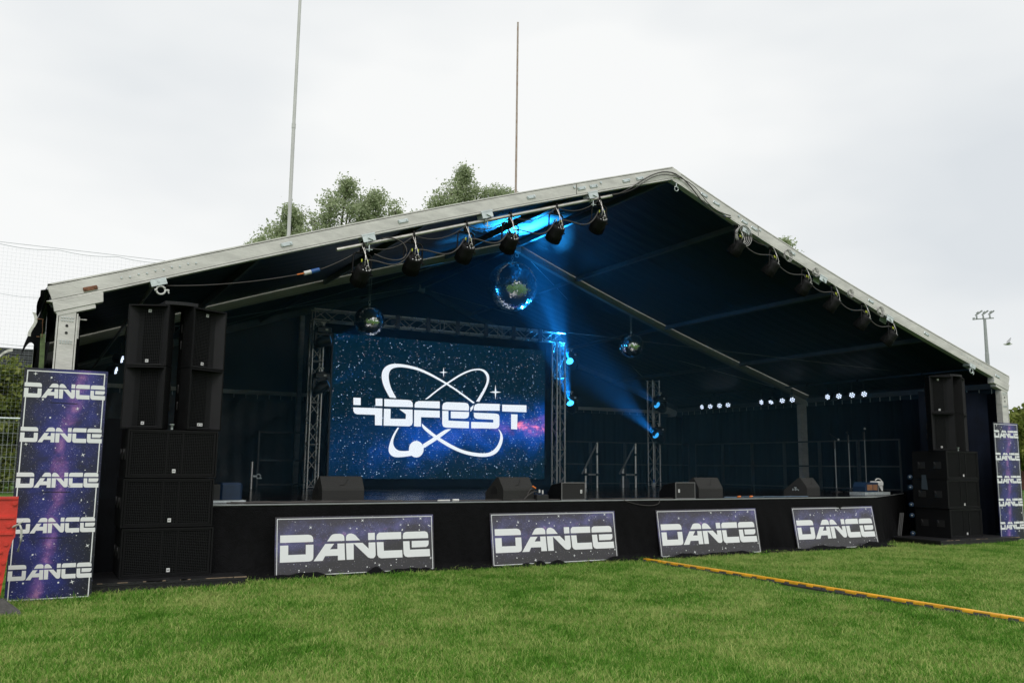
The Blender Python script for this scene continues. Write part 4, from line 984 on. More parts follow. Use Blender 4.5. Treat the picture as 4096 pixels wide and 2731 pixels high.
# ------------------------------------------------------------------ moving heads
def moving_head(label, loc, lens, target, side, src=None):
    t = thing('moving_head', label, 'stage light', loc, (0,0,0), 'moving head lights on the truss towers')
    L = Vector(loc)
    d = (Vector(target)-L).normalized()
    m = M(); m.bbox(-0.17,0.17,-0.12,0.12,0.20,0.31,0.02); m.box(-0.06,0.06,-0.1,0.1,0.31,0.34); m.tube((0,0,0.18),(0,0,0.20),0.10,16); base = obj('base', m, BLK, t)
    m = M(); m.box(0.02,0.08,-0.123,-0.12,0.235,0.275); obj('display', m, WHT, base)
    m = M()
    for s in (-1,1): m.prism([(s*0.165-0.025,0.19),(s*0.165+0.025,0.19),(s*0.165+0.025,-0.06),(s*0.165+0.01,-0.09),(s*0.165-0.01,-0.09),(s*0.165-0.025,-0.06)], -0.05, 0.05)
    m.box(-0.18,0.18,-0.06,0.06,0.14,0.175); obj('yoke', m, BLK, t)
    Q = d.to_track_quat('Z', 'Y').to_matrix().to_4x4()
    m = M(); m.lathe([(0.05,-0.20),(0.10,-0.17),(0.125,-0.08),(0.13,0.04),(0.115,0.13),(0.118,0.17),(0.105,0.175)], 20, Q); h = obj('head', m, BLK, t)
    m = M(); m.lathe([(0.001,0.20),(0.05,0.196),(0.098,0.178),(0.098,0.17)], 20, Q, caps=False); obj('lens', m, lens, h)
    m = M(); m.tube((0,0.0,0.34),(0,0.0,0.42),0.02,8); m.tube((side*-0.25,0,0.42),(0.05,0,0.42),0.024,8); obj('clamp', m, TUBE, t)
    return t
BALL = (0.0, 6.06, 5.83)
heads = [(( 2.90, 7.92, 4.30), BLUEL, 'r', 'upper lit moving head on the tower right of the screen'), (( 2.90, 7.92, 3.12), BLUEL, 'r', 'lower lit moving head on the tower right of the screen'),
         (( 5.82, 7.75, 3.22), BLUELT, 't', 'upper lit moving head on the free standing tower'), ((5.76, 7.75, 2.34), BLUELT, 't', 'lower lit moving head on the free standing tower'),
         ((-4.42, 6.75, 4.22), BLUELD, 'l', 'upper dim moving head on the tower left of the screen'), ((-4.42, 6.75, 3.20), BLUELD, 'l', 'lower dim moving head on the tower left of the screen')]
aims = [(-1.2,4.2,6.45),(-0.5,4.6,6.7),BALL,BALL,(0.0,5.6,5.5),(0.0,5.6,5.5)]
for (loc, lens, w, lab), aim in zip(heads, aims):
    moving_head(lab, loc, lens, aim, 1 if w == 'r' else 0.2)
    L = Vector(loc); d = (Vector(aim)-L).normalized()
    ld = bpy.data.lights.new('moving_head_beam', 'SPOT'); ld.energy = {'r': 15500, 't': 4200 if loc[2] < 3 else 900, 'l': 250}[w]; ld.color = (0.02, 0.36, 1.0)
    ld.spot_size = math.radians({'r': 24, 't': 26, 'l': 50}[w]); ld.spot_blend = 1.0; ld.shadow_soft_size = 0.05
    lo = bpy.data.objects.new('moving_head_beam', ld); COL.objects.link(lo); lo.location = L+d*0.23
    lo.rotation_euler = d.to_track_quat('-Z', 'Y').to_euler()

# ------------------------------------------------------------------ mirror balls
def mirror_ball(label, c, R, rings, top, seed, wire=True):
    t = thing('mirror_ball', label, 'mirror ball', c, (0,0,0), 'mirror balls hung from the second arch')
    rs2 = np.random.RandomState(seed); V = []; F = []
    for i in range(rings):
        a0, a1 = PI*i/rings, PI*(i+1)/rings; am = (a0+a1)/2; nseg = max(4, int(round(2*rings*math.sin(am)))); off = rs2.rand()*0.4
        for k in range(nseg):
            t0, t1 = 2*PI*(k+off)/nseg, 2*PI*(k+1+off)/nseg; tm = (t0+t1)/2
            nrm = Vector((math.sin(am)*math.cos(tm), math.sin(am)*math.sin(tm), math.cos(am)))
            nj = (nrm + Vector((rs2.randn()*0.05, rs2.randn()*0.05, rs2.randn()*0.05))).normalized()
            e1 = Vector((-math.sin(tm), math.cos(tm), 0)); e1 = (e1-nj*e1.dot(nj)).normalized(); e2 = nj.cross(e1)
            h1 = R*math.sin(am)*(t1-t0)/2*0.94; h2 = R*(a1-a0)/2*0.94; b = len(V); cc = nrm*R
            for sx, sy in ((-1,-1),(1,-1),(1,1),(-1,1)): V.append(tuple(cc+e1*h1*sx+e2*h2*sy))
            F.append((b,b+1,b+2,b+3))
    me = bpy.data.meshes.new('mirror_tile'); me.from_pydata(V, [], F); me.materials.append(MIRR)
    obj('mirror_tile', me, None, t, kind='stuff')
    m = M(); m.ball((0,0,0), R*0.985, 20); obj('core', m, BLK, t)
    m = M(); m.tube((0,0,R),(0,0,R+0.05),0.02,8); m.path([(0.03*math.cos(k*PI/6),0,R+0.08+0.03*math.sin(k*PI/6)) for k in range(13)],0.005,5)
    m.tube((-0.01,0,R+0.1),(-0.03,0,top-c[2]),0.004,4); m.tube((0.01,0,R+0.1),(0.03,0,top-c[2]),0.004,4); obj('hanging_chain', m, GALV, t)
mirror_ball('largest mirror ball, hung from the middle of the second arch', BALL, 0.61, 62, 6.72, 1)
mirror_ball('small mirror ball at the left, hanging over the edge of the screen', (-3.60, 6.06, 4.66), 0.335, 40, ztop(-3.6)-0.25, 2)
mirror_ball('small mirror ball at the right, away from the screen', (3.55, 6.06, 4.65), 0.32, 36, ztop(3.55)-0.25, 3)

# ------------------------------------------------------------------ stage smoke inside the tent
sm = bpy.data.materials.new('stage_smoke'); sm.use_nodes = True; n = sm.node_tree.nodes; n.remove(n['Principled BSDF'])
pv = n.new('ShaderNodeVolumePrincipled'); pv.inputs['Color'].default_value = (0.35,0.75,1.0,1); pv.inputs['Density'].default_value = 0.0112; pv.inputs['Anisotropy'].default_value = 0.25
sm.node_tree.links.new(pv.outputs[0], n['Material Output'].inputs['Volume'])
m = M(); zb = 1.05; m.prism([(-9.2,zb),(8.8,zb),(8.8,3.5),(0.1,6.62),(-9.2,3.5)], 0.35, 11.5)
sko = tag(obj('stage_smoke', m, sm), 'thin theatrical smoke lit blue by the stage lights', 'smoke', kind='stuff')

# ------------------------------------------------------------------ roof lighting bars
def bar(side):
    s = side; x0, x1 = 6.25, 1.32
    z = lambda a: 4.63+(6.25-4.63)*(6.25-a)/(6.25-1.32)
    lab = 'silver pipe hung under the %s front rafter carrying six lamps' % ('left' if s < 0 else 'right')
    Y = 0.065
    t = thing('lighting_bar', lab, 'lighting bar', (0,0,0), group='lighting bars under the front arch')
    m = M(); m.tube((s*x0,Y,z(x0)),(s*x1,Y,z(x1)),0.030,12); obj('pipe', m, TUBE, t)
    for a in (5.80, 3.83, 1.78):
        zc = ztop(s*a)-0.246; T = TR(s*a,0.065,zc) @ RY(s*ANG)
        m = M(); m.box(-0.10,0.10,-0.085,0.085,0.0-0.012,-0.001,T); m.box(-0.10,0.10,-0.092,-0.086,-0.085,0.022,T); m.box(-0.10,0.10,0.086,0.092,-0.085,0.022,T)
        m.box(-0.11,0.11,-0.098,-0.086,0.014,0.034,T); m.tube(tuple(T@Vector((-0.02,-0.105,-0.03))),tuple(T@Vector((0.05,-0.105,-0.075))),0.008,6)
        obj('girder_clamp', m, GALV, t)
        zp = z(a)
        m = M(); m.tube((s*a,Y,zp+0.03),(s*a,Y,zc-0.08),0.014,8); m.path([(s*a,Y+0.045*math.cos(k*PI/5),zp+0.045*math.sin(k*PI/5)) for k in range(11)],0.014,6)
        m.tube((s*a+0.03,Y-0.05,zp-0.02),(s*a+0.03,Y-0.05,zp-0.12),0.010,6); m.tube((s*a-0.02,Y-0.06,zp-0.10),(s*a+0.08,Y-0.06,zp-0.09),0.008,6)
        obj('pipe_coupler', m, GALV, t)
    return z
zbar = bar(-1); bar(1)
def par_lamp(label, loc, rz, tiltx, group):
    t = thing('par_lamp', label, 'stage light', loc, (0,0,rz), group)
    m = M(); m.path([(0.05*math.cos(k*PI/6),0.0,0.05*math.sin(k*PI/6)) for k in range(-2,9)],0.018,6, RZ(PI/2)); m.cbox((0,0,-0.085),(0.05,0.05,0.09)); m.tube((-0.05,-0.03,-0.08),(0.05,-0.03,-0.08),0.012,6); obj('hook_clamp', m, BLKM, t)
    # yoke
    yw = 0.150; m = M()
    pts = [(-yw,0.0,-0.44),(-yw,-0.01,-0.30),(-yw+0.005,-0.015,-0.17),(-yw+0.04,-0.01,-0.135),(0,0,-0.13),(yw-0.04,-0.01,-0.135),(yw-0.005,-0.015,-0.17),(yw,-0.01,-0.30),(yw,0.0,-0.44)]
    for a, b in zip(pts[:-1], pts[1:]): m.tube(a, b, 0.013, 6)
    obj('yoke', m, BLKM, t)
    T = TR(0,0,-0.46) @ RX(tiltx)     # body axis: z up = rear end
    m = M(); m.lathe([(0.112,-0.16),(0.126,-0.15),(0.128,-0.02),(0.123,0.0),(0.121,0.09),(0.114,0.13),(0.106,0.14)], 22, T)
    for k in range(22):
        a = 2*PI*k/22; m.box(-0.003,0.003,0.118,0.133,-0.145,-0.03, T @ RZ(a))
    b_ = obj('body', m, BLKM, t)
    m = M(); m.lathe([(0.001,-0.155),(0.106,-0.162)], 20, T, caps=False); obj('lens', m, GLASSL, b_)
    T0 = T; T = T @ TR(0,0,-0.025) @ Matrix.Scale(0.9,4); m = M(); m.lathe([(0.118,0.166),(0.120,0.178),(0.001,0.179)], 22, T, caps=False); m.box(-0.06,0.06,-0.05,0.05,0.18,0.20,T)
    for k in range(6): m.box(-0.05,0.05,-0.045+0.016*k,-0.039+0.016*k,0.2005,0.207,T)
    m.tube(tuple(T@Vector((-0.055,0.065,0.18))),tuple(T@Vector((-0.055,0.065,0.235))),0.016,8); m.tube(tuple(T@Vector((0.055,0.065,0.18))),tuple(T@Vector((0.055,0.065,0.235))),0.016,8)
    obj('rear_plate', m, SPKL, b_)
    m = M()
    for a in (-2.2,-1.6,-1.0,-0.5): m.tube(tuple(T@Vector((0.10*math.cos(a),0.10*math.sin(a),0.178))),tuple(T@Vector((0.10*math.cos(a),0.10*math.sin(a),0.190))),0.009,6)
    obj('screw', m, WHT, b_)
    m = M(); p = T@Vector((-0.055,0.065,0.24)); q = T@Vector((0.055,0.065,0.24)); c = T@Vector((0,0.02,0.19))
    m.path(bez((0.01,-0.03,-0.02),(0.03,-0.08,-0.12),tuple(c+Vector((-0.03,-0.08,0.05))),tuple(c)),0.0055,5)
    m.path(bez((-0.02,-0.03,-0.02),(-0.01,-0.09,-0.12),tuple(c+Vector((0.06,-0.10,-0.05))),tuple(c+Vector((0.03,-0.03,-0.03)))),0.0055,5)
    m.path([tuple(c+Vector((0.02+0.03*math.cos(k),-0.06,-0.04+0.045*math.sin(k)))) for k in range(8)],0.0055,5)
    obj('safety_wire', m, STEELW, t)
    m = M(); m.tube(tuple(p), tuple(p+Vector((0.0,0.0,0.045))),0.009,6); m.tube(tuple(q), tuple(q+Vector((0.0,0.0,0.045))),0.009,6); obj('tape', m, YTAPE, t)
    m = M()
    for kx in (-1, 1): m.tube((kx*yw,0,-0.44),(kx*(yw+0.035),0,-0.44),0.016,8)
    obj('locking_knob', m, BLKM, t)
    return t
ordn = ['first','second','third','fourth','fifth','sixth']
xs = [5.86,5.05,4.16,3.36,2.48,1.60]
for s in (-1, 1):
    sd = 'left' if s < 0 else 'right'
    for i, a in enumerate(xs):
        lab = '%s black lamp up from the low end of the %s roof bar' % (ordn[i], sd)
        g = 'black lamps on the %s roof bar' % sd
        rz = (0.15, -0.05, 0.08, 0.0, 0.1, -0.05)[i]*1.0 if s < 0 else (0.5,0.45,0.55,0.4,0.5,0.45)[i]
        par_lamp(lab, (s*a, 0.065, zbar(a)), rz, (0.80,0.86,0.78,0.84,0.75,0.85)[i] if s < 0 else 0.72, g)
    # daisy chain leads
    for i in range(5):
        a, b = s*xs[i], s*xs[i+1]; za, zb_ = zbar(abs(a))-0.27, zbar(abs(b))-0.27; d = (b-a)
        m = M(); m.path(bez((a+0.04,0.02,za+0.02),(a+0.30*d,-0.06,za+0.10),(a+0.62*d,-0.10,min(za,zb_)-0.22),(b-0.05,0.0,zb_+0.02),18),0.011,6)
        tag(obj('lamp_cable', m, CABLE), 'lead looping from the %s to the %s lamp of the %s bar' % (ordn[i], ordn[i+1], sd), 'cable', 'leads between the roof lamps')
        m = M(); m.path(sag((a,0.02,zbar(abs(a))-0.02),(b,0.02,zbar(abs(b))-0.02),0.13),0.0075,5)
        tag(obj('signal_cable', m, CABLE), 'thin cable strung along the %s bar between the %s and %s lamps' % (sd, ordn[i], ordn[i+1]), 'cable', 'thin cables along the roof bars')
# spare coils on the bars
m = M()
for j in range(5): 
    rr = 0.13+0.014*j; m.path([(0.02*j+rr*math.cos(k*PI/9), -0.02*j*0.5, -0.10+rr*1.1*math.sin(k*PI/9)) for k in range(19)], 0.007, 5)
tag(obj('cable_coil', m, CABLEG, None, (1.62,0.0,6.02)), 'grey coil of cable hung at the upper end of the right bar', 'cable coil')
for a, sc in ((2.85,0.7),(3.6,0.5),(4.6,0.5),(5.5,0.6)):
    m = M()
    for j in range(3):
        rr = (0.12+0.015*j)*sc; m.path([(0.015*j+rr*math.cos(k*PI/8), -0.01*j, rr*1.2*math.sin(k*PI/8)) for k in range(17)], 0.006, 5)
    tag(obj('cable_coil', m, CABLEG, None, (a,0.0,zbar(a)-0.06)), 'small cable loop on the right bar %s' % {2.85:'between its top two lamps',3.6:'below its fourth lamp',4.6:'between its second and third lamps',5.5:'beside its lowest lamps'}[a], 'cable coil', 'small cable loops on the right bar')
m = M(); m.path(bez((-5.6,-0.02,zbar(5.6)+0.02),(-5.1,-0.06,5.05),(-5.0,-0.08,4.35),(-5.7,-0.02,4.62),18),0.011,6)
tag(obj('lamp_cable', m, CABLE), 'big loop of cable beside the lowest lamp of the left bar', 'cable')
# cable over the apex
m = M(); m.path(bez((-1.35,0.0,6.24),(-0.9,-0.03,6.35),(-0.5,-0.03,6.95),(0.05,-0.03,6.86),16)+bez((0.1,-0.03,6.84),(0.5,-0.03,6.75),(0.7,-0.03,6.15),(1.4,0.0,6.24),16),0.011,6)
tag(obj('apex_cable', m, CABLE), 'black cable looping over the ridge between the two bars', 'cable')
m = M(); m.path(bez((-1.35,0.0,6.26),(-0.7,-0.03,6.35),(-0.6,-0.03,6.9),(0.1,-0.04,6.80),16)+bez((0.15,-0.03,6.80),(0.8,-0.03,6.7),(0.6,-0.03,6.3),(1.4,0.0,6.28),16),0.007,6)
tag(obj('apex_cable', m, CABLE), 'thinner second cable looping over the ridge', 'cable')
# feed cable with blue connector on the left
m = M(); m.path(sag((-8.55,0.06,3.84),(-6.72,0.05,4.22),0.05),0.008,5); m.path(sag((-6.5,0.05,4.30),(-5.9,0.05,4.66),0.02),0.008,5)
fc = tag(obj('feed_cable', m, CABLE), 'feed cable with a blue plug sagging below the left rafter', 'cable')
m = M(); m.tube((-6.72,0.05,4.22),(-6.62,0.05,4.255),0.032,10); m2 = M(); m2.tube((-6.62,0.05,4.255),(-6.50,0.05,4.30),0.034,10); obj('plug', m2, BLUEP, fc); obj('plug', m, WPL, fc); 
m = M(); m.tube((-6.82,0.05,4.19),(-6.72,0.05,4.22),0.010,6); obj('cable_tail', m, ORG, fc)
# loose couplers clamped near both eaves
for s, a in ((-1, 8.66), (1, 8.53)):
    sd = 'left' if s < 0 else 'right'
    t = thing('girder_clamp', 'empty pipe clamp under the %s end of the front rafter' % sd, 'clamp', (s*a, 0.065, ztop(s*a)-0.246), (0, s*ANG, 0), 'pipe clamps near the eaves')
    m = M(); m.box(-0.10,0.10,-0.085,0.085,-0.05,-0.001); m.box(-0.10,0.10,-0.092,-0.086,-0.07,0.02); m.tube((0,-0.1,-0.02),(0,-0.09,-0.02),0.014,8); obj('plate', m, GALV, t)
    m = M(); m.path([(0.055*math.cos(k*PI/8),-0.07,-0.135+0.055*math.sin(k*PI/8)) for k in range(17)],0.014,6)
    m.tube((-0.075,-0.07,-0.115),(-0.05,-0.07,-0.12),0.018,6); m.tube((0.05,-0.07,-0.145),(0.10,-0.07,-0.165),0.012,6); m.tube((0.085,-0.07,-0.14),(0.085,-0.07,-0.20),0.009,6)
    obj('coupler', m, WPL if s < 0 else GALV, t)
# side pipes with LED lamps
def led_lamp(label, loc, target, group):
    L = Vector(loc); d = (Vector(target)-L).normalized()
    t = thing('led_lamp', label, 'stage light', loc, (0,0,0), group)
    Q = d.to_track_quat('Z','Y').to_matrix().to_4x4()
    m = M(); m.lathe([(0.07,-0.12),(0.085,-0.10),(0.10,0.0),(0.10,0.055),(0.088,0.055),(0.086,0.03)], 18, Q, caps=False); m.lathe([(0.001,0.03),(0.086,0.03)], 18, Q, caps=False); m.lathe([(0.001,-0.12),(0.07,-0.12)],18,Q,caps=False)
    m.tube((0,0,0.08),(0,0,0.30),0.012,6); m.box(-0.11,0.11,-0.012,0.012,0.07,0.085); obj('body', m, BLK, t)
    for k in range(7):
        c = (0,0) if k == 6 else (0.053*math.cos(k*PI/3+0.3), 0.053*math.sin(k*PI/3+0.3))
        mm_ = M(); mm_.lathe([(0.019,0.032),(0.018,0.040),(0.010,0.046),(0.001,0.048)], 12, Q @ TR(c[0],c[1],0), caps=False); obj('diode', mm_, LEDW, t)
PX = 9.0
pos = [9.57,9.21,8.78,8.40, 6.95,6.58,6.16,5.78, 4.49,4.14,3.71,3.33]
nm = ['far','middle','near']
for i, y in enumerate(pos):
    if i == 5: tgt = (PX-1.4, y-0.4, 2.2)
    elif i in (0,4,8): tgt = (PX-3.0, y-0.3, 3.0)
    else: tgt = (PX-3.2, y-3.0-0.2*(i%4), 2.6)
    led_lamp('%s lamp of the %s group of four white LED lamps on the right pipe' % (['farthest','second farthest','second nearest','nearest'][i%4], nm[i//4]), (PX, y, 3.47), tgt, 'white LED lamps on the right side pipe')
t = thing('side_pipe', 'dark pipe running back along the right side of the roof', 'lighting bar', (0,0,0))
m = M(); m.tube((PX,0.20,3.84),(PX,11.6,3.84),0.028,10); obj('pipe', m, mat('blued_steel_pipe',(0.12,0.15,0.18),0.35,0.7), t)
m = M()
for y in (1.6,3.5,5.2,6.4,9.0): m.tube((PX,y-0.02,3.84),(PX,y+0.02,3.84),0.040,8)
obj('collar', m, BLK, t)
t = thing('side_pipe', 'dark pipe with cables running back along the left side behind the speakers', 'lighting bar', (0,0,0))
m = M(); m.tube((-8.7,0.20,3.84),(-8.7,11.6,3.84),0.028,10); obj('pipe', m, TUBE, t)
m = M()
for j in range(6): m.path(bez((-8.7,0.9+0.3*j,3.82),(-8.95,1.1+0.3*j,3.6-0.05*j),(-8.6,1.5+0.3*j,3.4-0.1*j),(-8.72,2.0+0.3*j,3.80)),0.009,5)
obj('cable', m, CABLE, t)
for i, (x, y, z) in enumerate([(-8.57,6.0,3.47),(-8.66,6.0,3.25)]):
    led_lamp('%s lit LED lamp seen between the left banner and the speaker stack' % ('upper','lower')[i], (x,y,z), (x+1.0,y-0.5,z-0.25), 'white LED lamps behind the left stack')

# ------------------------------------------------------------------ wedges and stage clutter
def wedge(label, loc, rz, w=0.62, group='floor wedges on the stage'):
    t = thing('floor_wedge', label, 'speaker', loc, (0,0,rz), group)
    prof = [(0.0,0.0),(0.0,0.16),(0.012,0.195),(0.135,0.36),(0.175,0.365),(0.50,0.12),(0.50,0.0)]    # (y,z)
    m = M(); n_ = len(prof)
    m.add([(-w/2,y,z) for y, z in prof]+[(w/2,y,z) for y, z in prof], [tuple(range(n_)), tuple(reversed(range(n_,2*n_)))]+[(k,n_+k,n_+(k+1)%n_,(k+1)%n_) for k in range(n_)])
    c = obj('cabinet', m, WEDGE, t)
    for s in (-1, 1):
        m = M(); T = TR(s*w/2,0,0) @ RZ(PI/2); 
        m.prism([(0.16,0.10),(0.34,0.10),(0.34,0.17),(0.28,0.22),(0.22,0.22),(0.16,0.17)], -0.003, 0.003, T); obj('handle', m, INK, t)
    m = M()
    for x in (-w/2+0.06, 0, w/2-0.06): m.tube((x,0.15,0.362),(x,0.15,0.368),0.009,6)
    for x in (-w/2+0.03, w/2-0.03): m.tube((x,-0.004,0.03),(x,0.0,0.03),0.008,6)
    obj('screw', m, INK, t)
    m = M(); T = RX(-math.atan2(0.123,0.165)); m.path([(-0.05,0.035,0.237),(0.02,0.035,0.237),(0.10,0.10,0.325)],0.003,4); obj('relief_line', m, INK, t)
    return t
wedge('dark grey floor wedge in front of the lower left corner of the screen', (-5.87,0.50,DZ+0.004), 0.0, 0.64)
wedge('dark grey floor wedge in front of the lower right corner of the screen', (-3.13,0.10,DZ+0.004), 0.12, 0.60)
wedge('dark grey floor wedge standing right behind a grilled monitor', (1.02,0.30,DZ+0.004), -0.02, 0.56)
w4 = wedge('dark grey floor wedge near the mic stands, its open side showing connectors', (3.80,0.42,DZ+0.004), 0.25, 0.52)
m = M()
for k in range(5): m.box(-0.268,-0.262,0.17+0.03*k,0.19+0.03*k,0.11+0.012*(k%2),0.135+0.015*(k%3))
m.box(-0.27,-0.262,0.22,0.27,0.16,0.18); obj('connector', m, GALV, w4)
def monitor(label, loc, rz, bx):
    t = thing('grilled_monitor', label, 'speaker', loc, (0,0,rz), 'small grilled monitors on the stage edge')
    w = 0.46; prof = [(0.0,0.0),(-0.0,0.285),(0.30,0.24),(0.42,0.10),(0.42,0.0)]; n_ = len(prof)
    m = M(); m.add([(-w/2,y+0.012,z) for y, z in prof]+[(w/2,y+0.012,z) for y, z in prof], [tuple(range(n_)), tuple(reversed(range(n_,2*n_)))]+[(k,n_+k,n_+(k+1)%n_,(k+1)%n_) for k in range(n_)])
    obj('cabinet', m, SPK, t)
    m = M(); m.box(-w/2,w/2,0.0,0.012,0.0,0.012); m.box(-w/2,w/2,0.0,0.012,0.273,0.285); m.box(-w/2,-w/2+0.012,0.0,0.012,0.012,0.273); m.box(w/2-0.012,w/2,0.0,0.012,0.012,0.273); obj('rim', m, mat('grey_rim',(0.16,0.16,0.16),0.5), t)
    m = M(); m.box(-w/2+0.013,w/2-0.013,0.004,0.0115,0.013,0.272); obj('grille', m, mat('perforated_black_grille',(0.02,0.02,0.02),0.6,0.2,0.3,400,0.8,900), t)
    m = M(); m.box(bx-0.017,bx+0.017,0.000,0.0035,0.11,0.165); b = obj('badge', m, WHT, t)
    m = M(); m.box(bx-0.009,bx+0.009,-0.001,0.0,0.122,0.130); m.box(bx-0.009,bx+0.009,-0.001,0.0,0.136,0.139); m.box(bx-0.009,bx+0.009,-0.001,0.0,0.146,0.154); obj('lettering', m, INK, b)
monitor('small grilled monitor with white badge at its right, beside the screen wedge', (-2.15,0.02,DZ+0.004), 0.0, 0.15)
monitor('small grilled monitor with white badge at its left, in front of a wedge', (0.19,0.02,DZ+0.004), 0.05, -0.15)

# stair handrails
def handrail(label, x0, x1, y):
    t = thing('handrail', label, 'handrail', (x0, y, DZ+0.004), group='scaffold handrails at the stage stairs')
    w = x1-x0
    m = M(); m.tube((0,0,0),(0,0,0.50),0.030,10); m.tube((w,0,0),(w,0,1.16),0.030,10); obj('post', m, TUBE, t)
    m = M(); m.tube((-0.11,0,0.36),(w+0.02,0,1.18),0.026,10); obj('rail', m, mat('dull_tube',(0.16,0.16,0.15),0.4,0.6), t)
    m = M(); m.tube((0,0,0.34),(w,0,0.34),0.022,8); obj('rail', m, TUBE, t)
    m = M(); m.tube((-0.05,-0.03,0.34),(0.05,-0.03,0.34),0.034,8); m.tube((w-0.05,-0.03,0.34),(w+0.05,-0.03,0.34),0.034,8); m.tube((w,0,0.84),(w,0,0.90),0.034,8); obj('coupler', m, BLK, t)
handrail('sloping scaffold handrail nearest the truss tower beside the screen', 2.75, 3.11, 7.0)
handrail('sloping scaffold handrail with a dark bag behind it', 3.94, 4.36, 7.0)
m = M(); m.lathe([(0.15,0.0),(0.155,0.10),(0.14,0.20),(0.09,0.265),(0.001,0.285)], 16, Matrix.Diagonal((1,0.5,1,1))); tag(obj('backpack', m, mat('dark_grey_fabric',(0.05,0.045,0.05),0.85,0,0.2,10,0.4,80), None, (4.17,7.25,DZ+0.004)), 'dark grey rounded bag standing behind the second handrail', 'bag')
t = thing('mug', 'white mug standing at the foot of the free standing tower', 'mug', (5.52,7.72,DZ+0.004))
m = M(); m.lathe([(0.045,0),(0.055,0.02),(0.058,0.12),(0.052,0.12),(0.048,0.02),(0.001,0.015)], 16, caps=False); obj('cup', m, WPL, t)
m = M(); m.path([(-0.055-0.03*math.sin(k*PI/6),0,0.025+0.07*k/6) for k in range(7)],0.008,6); obj('handle', m, WPL, t)
m = M(); m.lathe([(0.030,0),(0.033,0.01),(0.033,0.14),(0.026,0.155),(0.001,0.155)], 14); tag(obj('drink_can', m, BLUEP, None, (5.60,7.80,DZ+0.06)), 'tall blue drink can behind the white mug', 'can')
# mic stands
def mic_stand(x, y, h, boom, label):
    t = thing('mic_stand', label, 'mic stand', (x,y,DZ+0.004), group='microphone stands on the stage')
    m = M(); m.lathe([(0.13,0),(0.13,0.015),(0.03,0.03),(0.02,0.10)], 16); obj('base', m, BLK, t)
    m = M(); m.tube((0,0,0.03),(0,0,h),0.011,8); obj('pole', m, GALVD, t)
    m = M(); m.tube((boom[0],0,h+boom[1]),(boom[2],0,h+boom[3]),0.008,6); m.tube((-0.02,0,h-0.2),(-0.02,0,h),0.02,6); obj('boom', m, BLK, t)
    m = M(); m.ball((boom[2],0,h+boom[3]),0.026,6); obj('microphone', m, WPL if boom[2] > 0 else BLK, t)
mic_stand(6.87,2.5,1.22,(-0.16,0.15,0.13,0.02),'mic stand with a boom tilted down to a pale microphone')
mic_stand(7.35,2.5,1.36,(0,0,-0.04,0.06),'straight mic stand right of the boom stand')
mic_stand(7.92,2.5,1.45,(0,0,0.03,0.08),'third thin stand nearest the right speaker stack')
# railings (grey steel frames) at the edges of the stage
def railing(label, p0, p1, nb, z1=1.30, group='steel railings round the stage'):
    t = thing('stage_railing', label, 'railing', (p0[0],p0[1],DZ+0.004), (0,0,math.atan2(p1[1]-p0[1],p1[0]-p0[0])), group)
    L = math.hypot(p1[0]-p0[0],p1[1]-p0[1]); b = L/nb
    for k in range(nb):
        m = M(); a, c = k*b+0.03, (k+1)*b-0.03
        for x in (a, c): m.box(x-0.018,x+0.018,-0.018,0.018,0.0,z1)
        for z in (0.05, 0.62, z1-0.018): m.box(a+0.018,c-0.018,-0.015,0.015,z-0.018,z+0.018)
        obj('rail_panel', m, RAIL, t)
RAIL = mat('grey_rail_steel',(0.075,0.078,0.08),0.45,0.4,0.2,8)
railing('grey railing left of the left truss tower', (-5.22,9.0), (-4.05,9.0), 1)
railing('grey railing along the right edge of the stage', (8.85,2.2), (8.85,9.8), 6)
railing('grey railing along the back of the stage behind the stairs', (2.3,9.9), (8.7,9.9), 5)
t = thing('scaffold_post', 'short silver scaffold post with a swivel coupler at the left of the stage', 'post', (-5.77,7.0,DZ+0.004))
m = M(); m.tube((0,0,0),(0,0,0.58),0.028,10); obj('tube', m, TUBE, t)
m = M(); m.path([(0.14+0.045*math.cos(k*PI/6),-0.03,0.27+0.045*math.sin(k*PI/6)) for k in range(13)],0.014,6); m.tube((0.02,-0.03,0.27),(0.10,-0.03,0.27),0.03,8); m.tube((0.16,-0.03,0.22),(0.21,-0.03,0.23),0.012,6); obj('coupler', m, GALV, t)
# haze machines
t = thing('smoke_machine', 'blue sided smoke machine on a silver tray beside the left stack', 'smoke machine', (-7.45,0.62,DZ+0.004), group='smoke machines on the stage')
m = M(); m.box(-0.45,0.18,-0.12,0.25,0.0,0.03); obj('tray', m, GALV, t)
m = M(); m.bbox(-0.16,0.14,-0.06,0.22,0.035,0.27,0.03); obj('body', m, NAVY, t)
m = M(); m.box(-0.38,-0.162,-0.05,0.2,0.035,0.25); m.box(-0.30,-0.20,-0.06,-0.051,0.17,0.22); obj('control_box', m, BLK, t)
m = M(); m.box(-0.36,-0.31,-0.058,-0.051,0.05,0.075); obj('knob', m, ORG, t)
t = thing('smoke_machine', 'blue smoke machine with a white fluid can on a silver tray at the right', 'smoke machine', (6.05,0.88,DZ+0.004), (0,0,0.12), 'smoke machines on the stage')
m = M(); m.box(-0.40,0.55,-0.12,0.25,0.0,0.06); obj('tray', m, GALV, t)
m = M(); m.prism([(-0.34,0.065),(0.16,0.065),(0.17,0.26),(-0.27,0.27),(-0.34,0.18)], -0.08, 0.2); obj('body', m, NAVY, t)
m = M(); m.box(-0.26,-0.06,-0.086,-0.081,0.10,0.22); m.box(-0.03,0.13,-0.086,-0.081,0.10,0.22); obj('vent', m, BROWN, t)
